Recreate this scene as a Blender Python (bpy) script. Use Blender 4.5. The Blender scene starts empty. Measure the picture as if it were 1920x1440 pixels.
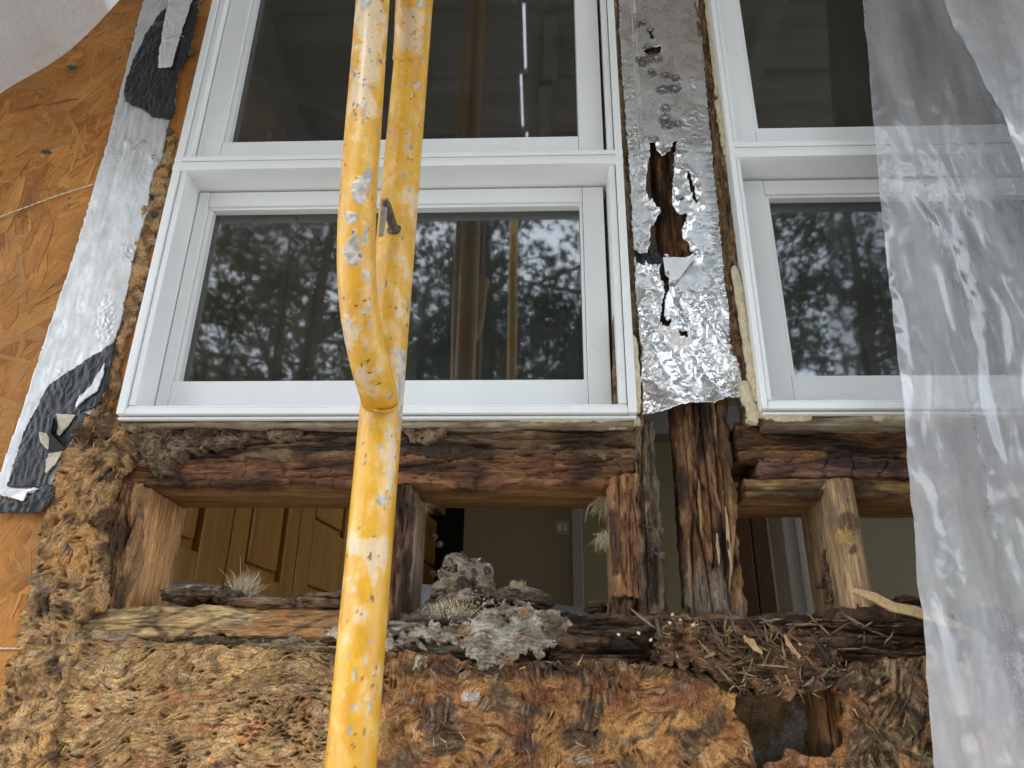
import bpy, bmesh, math, random
import numpy as np
from mathutils import Matrix, Vector

# ------------------------------------------------------------------ camera, sky, sun, exposure
S = bpy.context.scene
COL = S.collection
FPX = 1442.0                      # focal length in photo pixels (1920 wide)
HD = 0.80                         # camera distance to the sheathing plane (y = 0)
YAW, PITCH, ROLL = math.radians(-2.5), math.radians(23.5), math.radians(0.75)

cy_, sy_, cp_, sp_ = math.cos(YAW), math.sin(YAW), math.cos(PITCH), math.sin(PITCH)
CF = np.array([sy_ * cp_, cy_ * cp_, sp_])
CR0 = np.array([cy_, -sy_, 0.0])
CU0 = np.cross(CR0, CF)
CR = math.cos(ROLL) * CR0 + math.sin(ROLL) * CU0
CU = -math.sin(ROLL) * CR0 + math.cos(ROLL) * CU0
CC = np.array([0.0, -HD, 0.0])

cd = bpy.data.cameras.new('camera')
cam = bpy.data.objects.new('camera', cd)
COL.objects.link(cam)
cam.matrix_world = Matrix(((CR[0], CU[0], -CF[0], CC[0]), (CR[1], CU[1], -CF[1], CC[1]),
                           (CR[2], CU[2], -CF[2], CC[2]), (0, 0, 0, 1)))
cd.sensor_fit = 'HORIZONTAL'
cd.sensor_width = 36.0
cd.lens = 36.0 * FPX / 1920.0
cd.clip_start, cd.clip_end = 0.01, 500.0
S.camera = cam

SUN_EL, SUN_AZ = math.radians(52), math.radians(205)     # azimuth: compass style, 180 = behind the camera
w = bpy.data.worlds.new('World')
S.world = w
w.use_nodes = True
nt = w.node_tree
nt.nodes.clear()
out = nt.nodes.new('ShaderNodeOutputWorld')
bg = nt.nodes.new('ShaderNodeBackground')
sky = nt.nodes.new('ShaderNodeTexSky')
sky.sky_type = 'NISHITA'
sky.sun_disc = False
sky.sun_elevation = SUN_EL
sky.sun_rotation = SUN_AZ
sky.air_density, sky.dust_density, sky.ozone_density = 1.0, 2.5, 1.0
tc = nt.nodes.new('ShaderNodeTexCoord')
cn = nt.nodes.new('ShaderNodeTexNoise')
cn.inputs['Scale'].default_value = 2.6
cn.inputs['Detail'].default_value = 6
cr = nt.nodes.new('ShaderNodeValToRGB')
cr.color_ramp.elements[0].position = 0.30
cr.color_ramp.elements[0].color = (0.45, 0.45, 0.45, 1)
cr.color_ramp.elements[1].position = 0.62
cr.color_ramp.elements[1].color = (0.95, 0.95, 0.95, 1)
mx = nt.nodes.new('ShaderNodeMix')
mx.data_type = 'RGBA'
mx.inputs['B'].default_value = (9.6, 10.4, 11.4, 1)       # high thin cloud
nt.links.new(tc.outputs['Generated'], cn.inputs['Vector'])
nt.links.new(cn.outputs['Fac'], cr.inputs['Fac'])
nt.links.new(cr.outputs['Color'], mx.inputs['Factor'])
nt.links.new(sky.outputs['Color'], mx.inputs['A'])
nt.links.new(mx.outputs['Result'], bg.inputs['Color'])
bg.inputs['Strength'].default_value = 0.12
nt.links.new(bg.outputs[0], out.inputs[0])

sl = bpy.data.lights.new('sun', 'SUN')
sl.energy = 1.2
sl.angle = math.radians(14)
sl.color = (1.0, 0.975, 0.94)
sun = bpy.data.objects.new('sun', sl)
COL.objects.link(sun)
sdir = Vector((math.sin(SUN_AZ) * math.cos(SUN_EL), math.cos(SUN_AZ) * math.cos(SUN_EL), math.sin(SUN_EL)))
sun.rotation_euler = sdir.to_track_quat('Z', 'Y').to_euler()
sun.location = (1.5, -6, 8)

vs = S.view_settings
vs.view_transform, vs.look, vs.gamma, vs.use_curve_mapping = 'Standard', 'None', 1.0, False
vs.exposure = 1.74
S.render.engine = 'CYCLES'
S.cycles.use_denoising = True
S.cycles.max_bounces = 10
S.cycles.transparent_max_bounces = 16
S.cycles.caustics_reflective = False
S.cycles.caustics_refractive = False

# ------------------------------------------------------------------ maths helpers
RNG = np.random.default_rng(11)
random.seed(5)


def P(x, y, d=0.0):
    """photo pixel (1920 x 1440) -> world point on the plane y = d"""
    v = CF + CR * (x - 960) / FPX - CU * (y - 720) / FPX
    return CC + v * ((d + HD) / v[1])


def PX(x, y, d=0.0): return float(P(x, y, d)[0])
def PZ(x, y, d=0.0): return float(P(x, y, d)[2])


def proj(X, Y, Z):
    """world -> photo pixel"""
    dx, dy, dz = X - CC[0], Y - CC[1], Z - CC[2]
    f = dx * CF[0] + dy * CF[1] + dz * CF[2]
    return (960 + FPX * (dx * CR[0] + dy * CR[1] + dz * CR[2]) / f,
            720 - FPX * (dx * CU[0] + dy * CU[1] + dz * CU[2]) / f)


_perm = RNG.permutation(256).astype(np.int64)
_perm = np.concatenate([_perm, _perm])
_grad = RNG.normal(size=(256, 3))
_grad /= np.linalg.norm(_grad, axis=1, keepdims=True)
_jit = RNG.random((256, 3))


def perlin(x, y, z=0.0):
    x, y, z = np.broadcast_arrays(np.asarray(x, float), np.asarray(y, float), np.asarray(z, float))
    xi, yi, zi = np.floor(x).astype(np.int64), np.floor(y).astype(np.int64), np.floor(z).astype(np.int64)
    xf, yf, zf = x - xi, y - yi, z - zi
    u, v, ww = [t * t * t * (t * (t * 6 - 15) + 10) for t in (xf, yf, zf)]

    def g(a, b, c):
        k = _perm[(_perm[(_perm[(xi + a) & 255] + yi + b) & 255] + zi + c) & 255]
        G = _grad[k]
        return G[..., 0] * (xf - a) + G[..., 1] * (yf - b) + G[..., 2] * (zf - c)
    l = lambda a, b, t: a + (b - a) * t
    return 1.6 * l(l(l(g(0, 0, 0), g(1, 0, 0), u), l(g(0, 1, 0), g(1, 1, 0), u), v),
                   l(l(g(0, 0, 1), g(1, 0, 1), u), l(g(0, 1, 1), g(1, 1, 1), u), v), ww)


def fbm(x, y, z=0.0, o=4, gain=0.5):
    r, a, f = 0.0, 1.0, 1.0
    for i in range(o):
        r = r + a * perlin(x * f + 17.3 * i, y * f - 9.1 * i, z * f + 3.7 * i)
        a *= gain
        f *= 2.03
    return r


def ridged(x, y, z=0.0, o=3):
    r, a, f = 0.0, 1.0, 1.0
    for i in range(o):
        r = r + a * (1 - 2 * np.abs(perlin(x * f + 5.3 * i, y * f + 2.1 * i, z * f)))
        a *= 0.5
        f *= 2.1
    return r


def voro(x, y):
    """F1, F2, id of the nearest jittered cell"""
    xi, yi = np.floor(x).astype(np.int64), np.floor(y).astype(np.int64)
    f1 = np.full(x.shape, 9.0)
    f2 = np.full(x.shape, 9.0)
    idd = np.zeros(x.shape, np.int64)
    for a in (-1, 0, 1):
        for b in (-1, 0, 1):
            k = _perm[(_perm[(xi + a) & 255] + yi + b) & 255]
            d = np.hypot(xi + a + _jit[k, 0] - x, yi + b + _jit[k, 1] - y)
            n = d < f1
            f2 = np.where(n, f1, np.minimum(f2, d))
            f1 = np.where(n, d, f1)
            idd = np.where(n, k, idd)
    return f1, f2, idd


def sst(a, b, x):
    t = np.clip((x - a) / (b - a), 0, 1)
    return t * t * (3 - 2 * t)


def inpoly(x, y, poly):
    c = np.zeros(np.shape(x), bool)
    n = len(poly)
    for i in range(n):
        x1, y1 = poly[i]
        x2, y2 = poly[(i + 1) % n]
        if y1 == y2:
            continue
        k = ((y1 > y) != (y2 > y)) & (x < (x2 - x1) * (y - y1) / (y2 - y1) + x1)
        c ^= k
    return c


def blob(u, v, cx, cy, rx, ry, warp=0.0):
    return np.exp(-(((u - cx) / rx) ** 2 + ((v - cy) / ry) ** 2) + warp)


def lerp(a, b, t):
    t = np.asarray(t)[..., None]
    return np.asarray(a) * (1 - t) + np.asarray(b) * t


# ------------------------------------------------------------------ object helpers
def mesh_np(name, v, quads=None, tris=None, mat=None, parent=None, col=None, smooth=True, uv=None):
    me = bpy.data.meshes.new(name)
    v = np.ascontiguousarray(v, dtype=np.float32)
    q = np.zeros((0, 4), np.int32) if quads is None else np.asarray(quads, np.int32).reshape(-1, 4)
    t = np.zeros((0, 3), np.int32) if tris is None else np.asarray(tris, np.int32).reshape(-1, 3)
    loops = np.concatenate([q.ravel(), t.ravel()]).astype(np.int32)
    starts = np.concatenate([np.arange(len(q)) * 4, len(q) * 4 + np.arange(len(t)) * 3]).astype(np.int32)
    me.vertices.add(len(v))
    me.vertices.foreach_set('co', v.ravel())
    me.loops.add(len(loops))
    me.loops.foreach_set('vertex_index', loops)
    me.polygons.add(len(starts))
    me.polygons.foreach_set('loop_start', starts)
    me.polygons.foreach_set('use_smooth', np.full(len(starts), smooth, bool))
    if col is not None:
        c = np.ones((len(v), 4), np.float32)
        c[:, :3] = np.clip(col, 0.004, 0.95)
        a = me.attributes.new('Col', 'FLOAT_COLOR', 'POINT')
        a.data.foreach_set('color', c.ravel())
    if uv is not None:
        ul = me.uv_layers.new(name='UVMap')
        ul.data.foreach_set('uv', np.asarray(uv, np.float32)[loops].ravel())
    me.update(calc_edges=True)
    me.validate()
    if mat:
        me.materials.append(mat)
    o = bpy.data.objects.new(name, me)
    COL.objects.link(o)
    if parent:
        o.parent = parent
    return o


def tag(o, label=None, cat=None, group=None, kind=None):
    if label: o['label'] = label
    if cat: o['category'] = cat
    if group: o['group'] = group
    if kind: o['kind'] = kind
    return o


def thing(name, label, cat, group=None):
    o = bpy.data.objects.new(name, None)
    o.empty_display_size = 0.05
    COL.objects.link(o)
    return tag(o, label, cat, group)


def bm_obj(name, bm, mat, parent=None, smooth=False):
    me = bpy.data.meshes.new(name)
    bm.to_mesh(me)
    bm.free()
    if smooth:
        me.polygons.foreach_set('use_smooth', np.ones(len(me.polygons), bool))
    me.materials.append(mat)
    o = bpy.data.objects.new(name, me)
    COL.objects.link(o)
    if parent: o.parent = parent
    return o


def box(name, x0, x1, y0, y1, z0, z1, mat, parent=None, bev=0.0012):
    bm = bmesh.new()
    bmesh.ops.create_cube(bm, size=1)
    for v in bm.verts:
        v.co = ((x0 + x1) / 2 + v.co.x * abs(x1 - x0), (y0 + y1) / 2 + v.co.y * abs(y1 - y0), (z0 + z1) / 2 + v.co.z * abs(z1 - z0))
    if bev:
        bmesh.ops.bevel(bm, geom=bm.edges[:], offset=bev, segments=2, affect='EDGES', profile=0.6)
    return bm_obj(name, bm, mat, parent)


def prism(name, pts, y0, y1, mat, parent=None, bev=0.0):
    """outline in (x, z), extruded from y0 to y1"""
    bm = bmesh.new()
    a = [bm.verts.new((x, y0, z)) for x, z in pts]
    b = [bm.verts.new((x, y1, z)) for x, z in pts]
    bm.faces.new(a)
    bm.faces.new(b[::-1])
    n = len(pts)
    for i in range(n):
        bm.faces.new((a[i], b[i], b[(i + 1) % n], a[(i + 1) % n]))
    bmesh.ops.recalc_face_normals(bm, faces=bm.faces[:])
    if bev:
        bmesh.ops.bevel(bm, geom=bm.edges[:], offset=bev, segments=2, affect='EDGES')
    return bm_obj(name, bm, mat, parent)


def grid_sheet(name, x0, x1, z0, z1, res, fn, mat, parent=None, back=None):
    """height field over the wall plane. fn(X, Z) -> y, mask, colour. Open borders get a skirt of depth `back` (metres)"""
    nx, nz = max(3, int((x1 - x0) / res) + 1), max(3, int((z1 - z0) / res) + 1)
    X, Z = np.meshgrid(np.linspace(x0, x1, nx), np.linspace(z0, z1, nz))
    Y, M, C = fn(X, Z)[:3]
    idx = np.arange(nx * nz).reshape(nz, nx)
    q = M[:-1, :-1] & M[1:, :-1] & M[:-1, 1:] & M[1:, 1:]
    quads = np.stack([idx[:-1, :-1][q], idx[:-1, 1:][q], idx[1:, 1:][q], idx[1:, :-1][q]], -1)
    V = np.stack([X, Y, Z], -1).reshape(-1, 3)
    C = np.asarray(C).reshape(-1, 3)
    if back:
        e = np.concatenate([quads[:, [0, 1]], quads[:, [1, 2]], quads[:, [2, 3]], quads[:, [3, 0]]])
        key = {}
        s = np.sort(e, 1)
        code = s[:, 0].astype(np.int64) * (nx * nz) + s[:, 1]
        un, inv, cnt = np.unique(code, return_inverse=True, return_counts=True)
        be = e[cnt[inv] == 1]
        bv = np.unique(be)
        mp = np.full(len(V), -1)
        mp[bv] = len(V) + np.arange(len(bv))
        nb = V[bv].copy()
        nb[:, 1] = nb[:, 1] + back
        V = np.concatenate([V, nb])
        C = np.concatenate([C, C[bv]])
        quads = np.concatenate([quads, np.stack([be[:, 1], be[:, 0], mp[be[:, 0]], mp[be[:, 1]]], -1)])
    used = np.unique(quads)
    mp = np.full(len(V), -1)
    mp[used] = np.arange(len(used))
    return mesh_np(name, V[used], mp[quads], None, mat, parent, C[used])


def beam(name, axis, a0, a1, c0, c1, y0, y1, fn, mat, parent=None, step=0.0012, vstep=0.0012, rad=0.003, tilt=0.0, rag=(0, 0)):
    """a timber along X ('x': section in z,y) or Z ('z': section in x,y); the surface is displaced by fn(u, s, p) -> disp, colour"""
    step, vstep = step * 1.35, vstep * 1.25
    ww, dd = c1 - c0, y1 - y0
    per = 2 * (ww + dd)
    # perimeter, finer at the front (y0) than at the back
    pts, nor = [], []
    def side(p, q, n, st):
        k = max(2, int(np.hypot(q[0] - p[0], q[1] - p[1]) / st))
        for i in range(k):
            t = i / k
            pts.append((p[0] + (q[0] - p[0]) * t, p[1] + (q[1] - p[1]) * t))
            nor.append(n)
    side((c0, y0), (c1, y0), (0, -1), vstep)
    side((c1, y0), (c1, y1), (1, 0), vstep * 2.8)
    side((c1, y1), (c0, y1), (0, 1), vstep * 20)
    side((c0, y1), (c0, y0), (-1, 0), vstep * 2.8)
    pts, nor = np.array(pts), np.array(nor, float)
    # rounded edges: pull the corners in and average the normals
    cen = np.array([(c0 + c1) / 2, (y0 + y1) / 2])
    q = np.abs(pts - cen) - (np.array([ww, dd]) / 2 - rad)
    cor = (q[:, 0] > 0) & (q[:, 1] > 0)
    sg = np.sign(pts - cen)
    ctr = cen + sg * (np.array([ww, dd]) / 2 - rad)
    dv = pts - ctr
    dl = np.linalg.norm(dv, axis=1) + 1e-9
    pts = np.where(cor[:, None], ctr + dv / dl[:, None] * rad, pts)
    nor = np.where(cor[:, None], dv / dl[:, None], nor)
    nv = len(pts)
    nu = max(4, int(abs(a1 - a0) / step))
    U = np.linspace(a0, a1, nu)
    A = np.repeat(U[:, None], nv, 1)
    Cc = np.repeat(pts[None, :, 0], nu, 0)
    Yy = np.repeat(pts[None, :, 1], nu, 0)
    if rag[0] or rag[1]:
        rn = fbm(Cc[0] * 70, Yy[0] * 40, 3.3, 3)
        lo = a0 + np.abs(rn) * rag[0]
        hi = a1 - np.abs(fbm(Cc[0] * 70, Yy[0] * 40, 8.3, 3)) * rag[1]
        A = lo[None] + (A - a0) / (a1 - a0) * (hi - lo)[None]
    NC = np.repeat(nor[None, :, 0], nu, 0)
    NY = np.repeat(nor[None, :, 1], nu, 0)
    D, C = fn(A, Cc, Yy, NC, NY)
    Cc = Cc + NC * D
    Yy = Yy + NY * D
    Cc = Cc + tilt * (A - a0)
    V = np.stack([A, Yy, Cc], -1) if axis == 'x' else np.stack([Cc, Yy, A], -1)
    idx = np.arange(nu * nv).reshape(nu, nv)
    r = np.roll(idx, -1, 1)
    quads = np.stack([idx[:-1], r[:-1], r[1:], idx[1:]], -1).reshape(-1, 4)
    V = V.reshape(-1, 3)
    C = C.reshape(-1, 3)
    n0 = len(V)
    V = np.concatenate([V, V[idx[0]].mean(0)[None], V[idx[-1]].mean(0)[None]])
    C = np.concatenate([C, C[idx[0]].mean(0)[None], C[idx[-1]].mean(0)[None]])
    tr = np.concatenate([np.stack([r[0], idx[0], np.full(nv, n0)], -1), np.stack([idx[-1], r[-1], np.full(nv, n0 + 1)], -1)])
    if axis == 'z':
        quads = quads[:, ::-1]
        tr = tr[:, ::-1]
    o = mesh_np(name, V, quads, tr, mat, parent, C)
    return o


def tube(name, path, rad, mat, parent=None, seg=40, col=None, dispf=None, cap=True):
    """swept tube along an (n,3) path, radius scalar or (n,)"""
    p = np.asarray(path, float)
    n = len(p)
    T = np.gradient(p, axis=0)
    T /= np.linalg.norm(T, axis=1, keepdims=True)
    up = np.array([0.31, 0.95, 0.05])
    N = np.zeros_like(p)
    n0 = up - T[0] * np.dot(up, T[0])
    n0 /= np.linalg.norm(n0)
    for i in range(n):
        n0 = n0 - T[i] * np.dot(n0, T[i])
        n0 /= np.linalg.norm(n0)
        N[i] = n0
    B = np.cross(T, N)
    th = np.linspace(0, 2 * np.pi, seg, endpoint=False)
    R = np.broadcast_to(np.asarray(rad, float), (n,))
    NV = N[:, None] * np.cos(th)[None, :, None] + B[:, None] * np.sin(th)[None, :, None]
    V = p[:, None] + NV * R[:, None, None]
    C = None
    if dispf:
        d, C = dispf(V, NV)
        V = V + NV * d[..., None]
        C = C.reshape(-1, 3)
    idx = np.arange(n * seg).reshape(n, seg)
    r = np.roll(idx, -1, 1)
    quads = np.stack([idx[:-1], r[:-1], r[1:], idx[1:]], -1).reshape(-1, 4)
    V = V.reshape(-1, 3)
    tr = None
    if cap:
        n0 = len(V)
        V = np.concatenate([V, p[:1], p[-1:]])
        if C is not None:
            C = np.concatenate([C, C[:1], C[-1:]])
        tr = np.concatenate([np.stack([r[0], idx[0], np.full(seg, n0)], -1), np.stack([idx[-1], r[-1], np.full(seg, n0 + 1)], -1)])
    return mesh_np(name, V, quads, tr, mat, parent, C)


def smooth_path(pts, n):
    """Catmull-Rom through the points"""
    p = np.asarray(pts, float)
    p = np.concatenate([2 * p[:1] - p[1:2], p, 2 * p[-1:] - p[-2:-1]])
    m = len(p) - 3
    t = np.linspace(0, m - 1e-6, n)
    i = t.astype(int)
    f = (t - i)[:, None]
    a, b, c, d = p[i], p[i + 1], p[i + 2], p[i + 3]
    return 0.5 * (2 * b + (c - a) * f + (2 * a - 5 * b + 4 * c - d) * f ** 2 + (3 * b - a - 3 * c + d) * f ** 3)


# ------------------------------------------------------------------ materials
def newmat(name):
    m = bpy.data.materials.new(name)
    m.use_nodes = True
    t = m.node_tree
    t.nodes.clear()
    o = t.nodes.new('ShaderNodeOutputMaterial')
    b = t.nodes.new('ShaderNodeBsdfPrincipled')
    t.links.new(b.outputs[0], o.inputs[0])
    return m, t, b, o


def N(t, kind, **kw):
    n = t.nodes.new(kind)
    for k, v in kw.items():
        if k in n.inputs:
            n.inputs[k].default_value = v
        else:
            setattr(n, k, v)
    return n


def mapping(t, scale, coord='Object'):
    c = N(t, 'ShaderNodeTexCoord')
    m = N(t, 'ShaderNodeMapping')
    m.inputs['Scale'].default_value = scale
    t.links.new(c.outputs[coord], m.inputs['Vector'])
    return m


def noise(t, m, scale, detail=4, rough=0.55):
    n = N(t, 'ShaderNodeTexNoise')
    n.inputs['Scale'].default_value = scale
    n.inputs['Detail'].default_value = detail
    n.inputs['Roughness'].default_value = rough
    t.links.new(m.outputs[0], n.inputs['Vector'])
    return n


def ramp(t, fac, *els):
    r = N(t, 'ShaderNodeValToRGB')
    e = r.color_ramp.elements
    while len(e) < len(els):
        e.new(0.5)
    for k, (p, c) in enumerate(els):
        e[k].position = p
        e[k].color = (c, c, c, 1) if not hasattr(c, '__len__') else (*c, 1)
    t.links.new(fac, r.inputs[0])
    return r


def mixc(t, fac, a, b, mode='MIX'):
    m = N(t, 'ShaderNodeMix', data_type='RGBA', blend_type=mode)
    for k, v in (('Factor', fac), ('A', a), ('B', b)):
        if hasattr(v, 'is_linked'):
            t.links.new(v, m.inputs[k] if k != 'Factor' else m.inputs[0])
        elif k == 'Factor':
            m.inputs[0].default_value = v
        else:
            m.inputs[k].default_value = (*v, 1)
    return m.outputs['Result']


def bumpn(t, b, h, strength, dist, prev=None):
    n = N(t, 'ShaderNodeBump')
    n.inputs['Strength'].default_value = strength
    n.inputs['Distance'].default_value = dist
    t.links.new(h, n.inputs['Height'])
    if prev:
        t.links.new(prev.outputs[0], n.inputs['Normal'])
    t.links.new(n.outputs[0], b.inputs['Normal'])
    return n


def vcol_mat(name, rough=0.8, stretch=(1, 1, 1), fine=700, bump=0.0008, var=0.45, metallic=0.0, spec=0.25, gain=1.0):
    m, t, b, o = newmat(name)
    a = N(t, 'ShaderNodeAttribute', attribute_name='Col')
    mp = mapping(t, stretch)
    n1 = noise(t, mp, fine, 5, 0.65)
    n2 = noise(t, mp, fine * 0.22, 4)
    r1 = ramp(t, n1.outputs['Fac'], (0.28, (1 - var) * gain), (0.72, (1 + var) * gain))
    r2 = ramp(t, n2.outputs['Fac'], (0.3, 1 - var * 0.5), (0.7, 1 + var * 0.5))
    c = mixc(t, 1.0, a.outputs['Color'], r1.outputs[0], 'MULTIPLY')
    c = mixc(t, 1.0, c, r2.outputs[0], 'MULTIPLY')
    t.links.new(c, b.inputs['Base Color'])
    b.inputs['Roughness'].default_value = rough
    b.inputs['Metallic'].default_value = metallic
    b.inputs['Specular IOR Level'].default_value = spec
    p = bumpn(t, b, n2.outputs['Fac'], 0.8, bump * 2.2)
    bumpn(t, b, n1.outputs['Fac'], 0.9, bump, p)
    return m


def plain_mat(name, c, rough=0.5, metallic=0.0, var=0.08, scale=60, bump=0.0, spec=0.4, stretch=(1, 1, 1), dirt=None):
    m, t, b, o = newmat(name)
    mp = mapping(t, stretch)
    n1 = noise(t, mp, scale, 5, 0.6)
    r1 = ramp(t, n1.outputs['Fac'], (0.3, tuple(x * (1 - var) for x in c)), (0.7, tuple(min(1, x * (1 + var)) for x in c)))
    cc = r1.outputs[0]
    if dirt:
        n2 = noise(t, mp, dirt[0], 8, 0.75)
        r2 = ramp(t, n2.outputs['Fac'], (dirt[1], 0.0), (dirt[1] + 0.12, dirt[2]))
        cc = mixc(t, r2.outputs[0], cc, dirt[3])
    t.links.new(cc, b.inputs['Base Color'])
    b.inputs['Roughness'].default_value = rough
    b.inputs['Metallic'].default_value = metallic
    b.inputs['Specular IOR Level'].default_value = spec
    if bump:
        bumpn(t, b, n1.outputs['Fac'], 0.7, bump)
    return m


M = {}
M['rot'] = vcol_mat('rotten_wood', 0.88, (1, 1, 1), 520, 0.0016, 0.56, gain=0.80)
M['rot_x'] = vcol_mat('rotten_wood_long_grain', 0.85, (0.10, 1, 1), 620, 0.0020, 0.55, gain=0.80)
M['rot_z'] = vcol_mat('rotten_wood_upright_grain', 0.85, (1, 1, 0.10), 620, 0.0020, 0.55, gain=0.80)
M['fungus'] = vcol_mat('fungus_crust', 0.9, (1, 1, 1), 420, 0.0011, 0.4, gain=0.66)
M['vinyl'] = plain_mat('white_vinyl', (0.80, 0.815, 0.81), 0.34, 0, 0.025, 9, 0, 0.5, (1, 1, 1), (38, 0.60, 0.20, (0.45, 0.41, 0.33)))
M['gasket'] = plain_mat('black_gasket', (0.018, 0.018, 0.02), 0.6)
M['foam'] = plain_mat('cream_foam', (0.60, 0.52, 0.35), 0.85, 0, 0.2, 120, 0.0012, 0.2, (1, 1, 1), (70, 0.55, 0.7, (0.22, 0.17, 0.1)))
M['steel'] = plain_mat('rusty_steel', (0.10, 0.075, 0.06), 0.55, 0.6, 0.5, 300, 0.0005)
M['butyl'] = plain_mat('black_butyl', (0.022, 0.022, 0.024), 0.42, 0, 0.4, 240, 0.0009, 0.45, (1, 1, 0.6), (160, 0.6, 0.12, (0.3, 0.28, 0.25)))
M['paper'] = plain_mat('torn_backing_paper', (0.55, 0.49, 0.38), 0.8, 0, 0.25, 180, 0.0008)
M['splinter'] = vcol_mat('splinter_wood', 0.8, (1, 1, 1), 900, 0.0004, 0.35, gain=0.8)
M['tuft'] = plain_mat('insulation_tuft', (0.62, 0.52, 0.34), 0.9, 0, 0.3, 90)
M['bark'] = plain_mat('pine_bark', (0.055, 0.045, 0.037), 0.9, 0, 0.4, 14, 0.02, 0.2, (1, 1, 0.3))
M['needles'] = plain_mat('pine_needles', (0.045, 0.075, 0.040), 0.7, 0, 0.45, 1.2)
M['plank'] = plain_mat('weathered_plank', (0.27, 0.25, 0.225), 0.8, 0, 0.35, 30, 0.002, 0.2, (0.06, 1, 1))
M['ground'] = plain_mat('pale_gravel', (0.34, 0.325, 0.295), 0.95, 0, 0.3, 3, 0.02)
M['oak'] = plain_mat('honey_oak', (0.50, 0.265, 0.065), 0.45, 0, 0.22, 40, 0, 0.4, (1, 1, 0.07))
M['oakdark'] = plain_mat('dark_brown_oak', (0.12, 0.06, 0.02), 0.6, 0, 0.2, 30)  # even dark brown oak of the tall cupboard
M['olive'] = plain_mat('olive_wall_paint', (0.31, 0.30, 0.22), 0.7, 0, 0.04, 6)
M['cream_wall'] = plain_mat('pale_yellow_wall_paint', (0.34, 0.30, 0.16), 0.7, 0, 0.04, 6)
M['trim'] = plain_mat('white_trim_paint', (0.42, 0.44, 0.42), 0.5, 0, 0.04, 8)
M['dark'] = plain_mat('black_appliance', (0.012, 0.012, 0.012), 0.4)
M['ceil'] = plain_mat('ceiling_paint', (0.5, 0.48, 0.42), 0.8, 0, 0.03, 5)
M['greyfilm'] = plain_mat('grey_dust_sheet', (0.42, 0.43, 0.44), 0.35, 0, 0.12, 30, 0.004, 0.5)
M['knob'] = plain_mat('white_ceramic', (0.75, 0.73, 0.68), 0.3)
M['roof'] = plain_mat('roof_board', (0.2, 0.17, 0.14), 0.8, 0, 0.2, 8)

# intact OSB: per-strand colour, grain along each strand
m, t, b, o = newmat('osb_strand')
uvn = N(t, 'ShaderNodeUVMap', uv_map='UVMap')
mp = N(t, 'ShaderNodeMapping')
mp.inputs['Scale'].default_value = (30, 420, 1)
t.links.new(uvn.outputs[0], mp.inputs['Vector'])
n1 = noise(t, mp, 1.0, 5, 0.6)
g = N(t, 'ShaderNodeNewGeometry')
a = N(t, 'ShaderNodeAttribute', attribute_name='Col')
r1 = ramp(t, n1.outputs['Fac'], (0.25, 0.66), (0.75, 1.16))
c = mixc(t, 1.0, a.outputs['Color'], r1.outputs[0], 'MULTIPLY')
mp2 = mapping(t, (1, 1, 1))
n2 = noise(t, mp2, 14, 6, 0.7)
r2 = ramp(t, n2.outputs['Fac'], (0.3, 0.72), (0.7, 1.2))
c = mixc(t, 1.0, c, r2.outputs[0], 'MULTIPLY')
t.links.new(c, b.inputs['Base Color'])
b.inputs['Roughness'].default_value = 0.62
b.inputs['Specular IOR Level'].default_value = 0.2
bumpn(t, b, n1.outputs['Fac'], 0.6, 0.0005)
M['osb'] = m


def foil_mat(name, c, rough, fine, dist, metallic=1.0, var=0.1):
    m, t, b, o = newmat(name)
    a = N(t, 'ShaderNodeAttribute', attribute_name='Col')
    mp = mapping(t, (1, 1, 1))
    n1 = noise(t, mp, fine, 6, 0.6)
    n1.inputs['Distortion'].default_value = 0.8
    n2 = noise(t, mp, fine * 3.1, 3, 0.6)
    r = ramp(t, n1.outputs['Fac'], (0.3, rough * 0.7), (0.7, rough * 1.45))
    t.links.new(r.outputs[0], b.inputs['Roughness'])
    r3 = ramp(t, n2.outputs['Fac'], (0.3, 1 - var), (0.7, 1 + var))
    cc = mixc(t, 1.0, a.outputs['Color'], r3.outputs[0], 'MULTIPLY')
    t.links.new(cc, b.inputs['Base Color'])
    # metal only where the foil is still clean (the smudges and rot stains are dull)
    sp = N(t, 'ShaderNodeSeparateColor')
    t.links.new(a.outputs['Color'], sp.inputs[0])
    rm = ramp(t, sp.outputs[0], (0.3, 0.0), (0.58, metallic))
    t.links.new(rm.outputs[0], b.inputs['Metallic'])
    p = bumpn(t, b, n1.outputs['Fac'], 0.8, dist)
    bumpn(t, b, n2.outputs['Fac'], 0.5, dist * 0.4, p)
    return m


M['foil'] = foil_mat('crinkled_foil', 0.85, 0.27, 30, 0.0005)
M['tape'] = foil_mat('matt_silver_tape', 0.8, 0.5, 60, 0.0004, 0.45, 0.04)

# glass: two faces of a thin pane, each reflecting a little
m, t, b, o = newmat('window_glass')
t.nodes.remove(b)
tr = N(t, 'ShaderNodeBsdfTransparent')
tr.inputs[0].default_value = (0.46, 0.50, 0.495, 1)
gl = N(t, 'ShaderNodeBsdfGlossy')
gl.inputs['Roughness'].default_value = 0.028
gl.inputs['Color'].default_value = (0.95, 0.97, 1.0, 1)
ms = N(t, 'ShaderNodeMixShader')
ms.inputs[0].default_value = 0.115
t.links.new(tr.outputs[0], ms.inputs[1])
t.links.new(gl.outputs[0], ms.inputs[2])
df = N(t, 'ShaderNodeBsdfDiffuse')
df.inputs[0].default_value = (0.5, 0.5, 0.47, 1)
mp = mapping(t, (1, 1, 1))
n1 = noise(t, mp, 9, 5, 0.7)
vo = N(t, 'ShaderNodeTexVoronoi')
vo.inputs['Scale'].default_value = 95
vo.inputs['Randomness'].default_value = 1.0
t.links.new(mp.outputs[0], vo.inputs['Vector'])
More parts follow.
